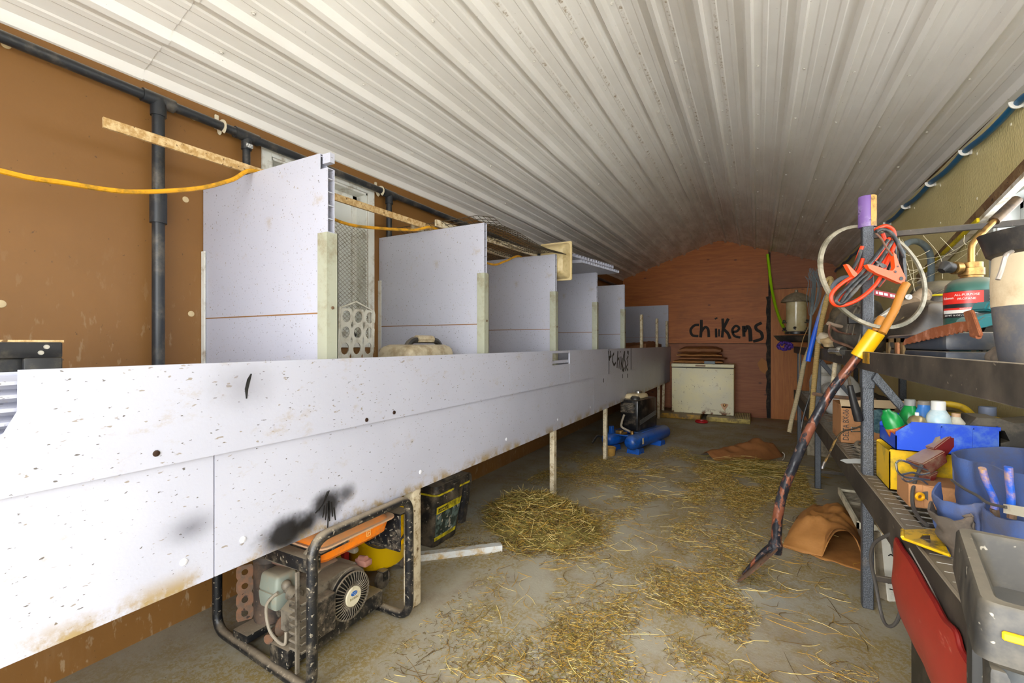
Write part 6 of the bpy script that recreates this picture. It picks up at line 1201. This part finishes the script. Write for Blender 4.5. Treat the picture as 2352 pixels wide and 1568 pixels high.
# grey hose loop and cobwebs
tag(MB().tube(path([(2068, 640, 2.75), (2070, 590, 2.8), (2080, 562, 2.85), (2102, 554, 2.9), (2124, 564, 2.95), (2137, 588, 3.0), (2138, 640, 3.05), (2130, 700, 3.1)], 2.9, 7), .019, 12).build('grey_hose', M('blue_grey_hose', '74828a', .4, 0, ('4c5256', 8, .3))), 'arched blue grey hose behind the hoop', 'hose')
q = MB()
for L in ([(2065, 545, 2.5), (2085, 610, 2.5), (2108, 690, 2.5)], [(2072, 550, 2.5), (2095, 600, 2.5), (2100, 690, 2.5)], [(2080, 600, 2.5), (2200, 580, 2.3), (2295, 530, 2.0)], [(2100, 650, 2.5), (2180, 610, 2.3), (2268, 545, 2.0)], [(2110, 690, 2.5), (2190, 650, 2.2), (2262, 555, 1.9)], [(2070, 640, 2.5), (2150, 600, 2.4), (2240, 545, 2.2)], [(2160, 545, 2.3), (2190, 575, 2.3)], [(2215, 540, 2.2), (2214, 556, 2.2), (2220, 562, 2.2)], [(2120, 540, 2.4), (2160, 590, 2.4), (2165, 640, 2.4)], [(2060, 600, 2.5), (2090, 620, 2.5), (2125, 615, 2.5)], [(2065, 660, 2.5), (2095, 640, 2.5), (2130, 640, 2.5)], [(2250, 545, 2.1), (2290, 535, 2.0)], [(2066, 575, 2.5), (2100, 590, 2.5), (2135, 575, 2.5)]):
    q.tube(path(L, 2.3, 5), .0009, 4)
tag(q.build('cobweb', M('cobweb_silk', 'd8ccac', .7)), 'dusty cobweb strung between the rack bar and the gas torch', 'cobweb', None, 'stuff')
# ================================================================ RIGHT WALL
M_PEX = M('blue_pipe', '0a5f8f', .4, 0, ('3f6470', 8, .3))
r = empty('water_pipe', (XR-.03, 4.5, 2.42), 'blue plastic water pipe sagging along the top of the cream wall', 'pipe')
PP = [(XR-.03, y, 2.425+.0022*y-.020*abs(math.sin((y-3.05)*math.pi/.62))) for y in [ -.7+.1*k for k in range(96)]]
MB().tube(PP, .0165, 12).build('pipe_run', M_PEX, r)
for k, y in enumerate((2.43, 3.05, 3.67, 4.29, 4.91, 5.53)):
    q = MB(); z = 2.425+.0022*y; q.tube([(XR-.03+.023*math.cos(a), y, z+.023*math.sin(a)) for a in [math.pi*(.95+1.05*j/12) for j in range(13)]], .0055, 6, flat=2); q.box(XR-.012, XR-.001, y-.012, y+.012, z-.03, z+.03, .002, 1)
    tag(q.build('pipe_hook', M('white_hook', 'e2e0d8', .4)), 'white plastic hook holding the blue pipe on the cream wall', 'hook', 'white hooks under the blue pipe')
def beamof(a, b_, w, h, m):           # a straight bar from a to b_, w deep from the wall and h tall
    a, b_ = Vector(a), Vector(b_); k = Vector((w, 0, 0)); d = (b_-a).normalized(); s = d.cross(Vector((1, 0, 0))).normalized()*h/2; q = MB(); q.hexa([a-s, a-s+k, b_-s+k, b_-s, a+s, a+s+k, b_+s+k, b_+s]); return q
e0, e1 = at(2375, 355, X=1.07), at(2105, 640, X=1.07)
r = empty('leaning_batten', tuple(e1), 'long brown batten with white edge leaning along the cream wall', 'batten')
beamof(e0, e1, .03, .055, None).build('brown_face', M('brown_batten', '6b4c30', .7, 0, ('8f7450', 10, .45), None, ('3f2c1c', 30, .3)), r)
sft = Vector((0, -.02, -.036)); beamof(e0+sft, e1+sft, .034, .022, None).build('white_edge', M('chipped_white', 'd9d4c8', .6, 0, ('9c8a6c', 10, .35)), r)
e2, e3 = at(2243, 505, X=1.055), at(2122, 622, X=1.055); tag(beamof(e2, e3, .012, .022, None).build('yellow_strip', M('strip_yellow', 'd0b80e', .5, 0, ('8f8420', 12, .35))), 'narrow yellow strip along the batten on the cream wall', 'strip')
# ================================================================ UNDER THE LOWER SHELF AND THE GREY TOOL CHEST
ledge = [(2057, 1240), (2065, 1309), (2071, 1360), (2075, 1398), (2081, 1430), (2098, 1467), (2119, 1509), (2136, 1542), (2150, 1572), (2180, 1640)]
redge = [(2060, 1238), (2074, 1262), (2090, 1284), (2107, 1312), (2128, 1350), (2150, 1385), (2172, 1425), (2197, 1452), (2212, 1500), (2262, 1575)]
Lp = spline([at(u, v, X=.47+.03*min(1, k/3)) for k, (u, v) in enumerate(ledge)], 4); Rp = spline([at(u, v, X=.424) for u, v in redge], 4); m_ = len(Lp)-1
q = MB(); q.grid(lambda u, v: (lambda a, b_: tuple(a.lerp(b_, v)+Vector((-.035*math.sin(math.pi*v)*min(1, u*4), 0, 0))))(Lp[round(u*m_)], Rp[round(u*m_)]), m_, 12, .006)
r = empty('sled', (.44, 1.75, 0), 'scratched red plastic sled wedged under the lower shelf', 'sled'); n = NT('scratched_red'); c = n.mix(n.ramp(n.noise(3, 5, .7), .35, .7), 'a0281e', '8a2018'); c = n.mix(n.ramp(n.noise(26, 5, .75, n.map((1, .25, 1), (.9, 0, 0))), .6, .7, 0, .5), c, 'c07a66'); M_SLED = n.done(c, .4)
q.build('shell', M_SLED, r, 60); MB().tube(Rp, .007, 8).build('rim', M('dark_red_edge', '7c1612', .4), r)
q = MB(); q.box(.60, .95, 1.5, 2.1, .30, .42, .02, 3); q.build('inner_side', M('deep_red', '8a1016', .45), r)
q = MB(); q.box(.50, .95, 1.35, 2.2, .0, .30, .02, 2); tag(q.build('dark_tote', M('black_plastic')), 'black plastic tote under the lower shelf behind the red sled', 'tote')
MB().tube([at(2098, 1262, X=.445), at(2140, 1335, X=.445), at(2195, 1440, X=.445)], .012, 8) .build('grey_tube', M('grey_tube', 'a8a298', .5, .3), r)
r = empty('white_board_scrap', tuple(at(2045, 1388, Z=0)), 'white splintered panel standing behind the rack post', 'panel'); q = MB(); slab_of(q, [(2026, 1222), (2060, 1224), (2070, 1390), (2042, 1384)], 2.26, .03); q.build('board', M('chalky_white', 'd6d3c6', .7, 0, ('8f8a7c', 8, .3)), r)
q = MB(); slab_of(q, [(2014, 1222), (2028, 1222), (2044, 1384), (2022, 1372)], 2.27, .02); q.build('grey_edge', M('grey_timber', '8a7f6c', .8, 0, ('6a604f', 14, .35)), r)
q = MB()
for L in ([(2040, 1276), (2046, 1273), (2052, 1277), (2058, 1274)], [(2060, 1290), (2058, 1305), (2050, 1322)], [(2042, 1334), (2040, 1340)], [(2043, 1352), (2050, 1354), (2058, 1355)]): q.ribbon(path(L, 2.258, 4), .005, .001, -FWD)
q.build('black_scribble', M_BLACKPAINT, r)
tag(MB().lathe(at(2026, 1198, t=2.22), [(.03, -.16), (.032, 0), (.028, .006), (.001, .007)], 16, 'y').build('wood_post_end', M('pale_wood', 'b59f78', .7, 0, ('8f7650', 12, .35))), 'rounded pale wood end above the white panel', 'wood')
r = empty('louvred_tray', (.71, 3.42, .27), 'white rimmed grey slatted tray sticking out below the shelf', 'tray'); M_GT = M('weathered_grey_wood', '8f8674', .8, 0, ('6b6252', 14, .4))
MB().box(.486, .95, 3.10, 3.75, .270, .278).build('base', M_GT, r); q = MB(); q.box(.478, .490, 3.09, 3.76, .268, .308); q.box(.478, .95, 3.09, 3.102, .268, .302); q.box(.478, .95, 3.748, 3.76, .268, .302); q.build('rim', M('cream_rim', 'cfc8b0', .6, 0, ('9c927c', 10, .3)), r)
for k in range(7): MB().box(.492, .94, 3.50+k*.032, 3.515+k*.032, .278, .296).build('slat', M_GT, r)
tag(MB().box(.56, .95, 3.14, 3.70, 0, .268, .006, 1).build('pale_crate', M('pale_crate', 'b5ab95', .8, 0, ('7f745f', 8, .4))), 'pale crate under the slatted tray below the shelf', 'crate')
tag(MB().box(.50, .80, 6.2, 6.7, 0, .33, .006, 1).build('slatted_crate', M('grey_crate', '9a8f7a', .8, 0, ('6a604e', 10, .4))), 'grey crate on the floor under the far end of the rack', 'crate')
# grey rolling chest
CX0 = Vector((.246, .788, 0)); MC = Matrix.Translation(CX0) @ Matrix.Rotation(R(-12), 4, 'Z')
r = empty('tool_chest', tuple(MC @ Vector((.25, .17, 0))), 'big dusty grey plastic tool chest with yellow stripe beside the rack', 'tool chest')
M_GCH = M('grey_chest', '3d4043', .5, 0, ('5a5a54', 7, .3), ('8c8478', .3), ('a5a298', 45, .22)); M_DCH = M('dark_chest', '232220', .55, 0, ('48433a', 7, .35), ('8f8470', .4), ('9a9486', 50, .2))
Wd, Dp, ZR = .54, .31, .955
q = MB(MC); rr_ = lambda i, z, r2=.03: [(x, y, z) for x, y, _ in rrect(i, Wd-i, i, Dp-i, 0, r2)]
q.rings([rr_(.05, .0), rr_(.045, .02), rr_(.025, .80), rr_(.02, .88)]); bd_ = q.build('body', M_GCH, r)
q = MB(MC); q.rings([rr_(.012, .872, .018), rr_(-.004, .884, .018), rr_(0, ZR-.006, .018), rr_(.004, ZR, .016), rr_(.017, ZR, .014), rr_(.022, ZR-.010, .014), rr_(.055, ZR-.125, .012), rr_(.06, ZR-.13, .012)]); q.build('rim_tray', M_DCH, r)
q = MB(MC); q.box(.07, Wd-.07, .07, Dp-.07, ZR-.131, ZR-.127); q.build('tray_floor', M('blue_grey_dust', '7f8790', .6, 0, ('a9aca8', 9, .3), None, ('c8c8c0', 40, .3)), r)
q = MB(MC); q.box(.02, Wd-.02, -.0075, -.001, .916, .927, .002, 1); q.build('yellow_stripe', M('chest_yellow', 'd8a80e', .45), r)
q = MB(MC); q.box(.012, .06, .03, .09, .05, .86, .008, 2); q.box(.012, .06, .225, .285, .05, .86, .008, 2); q.build('corner_ribs', M_DCH, bd_)
q = MB(MC); q.box(.20, .34, -.012, .02, .80, .885, .008, 2); q.build('latch', M_DCH, r)
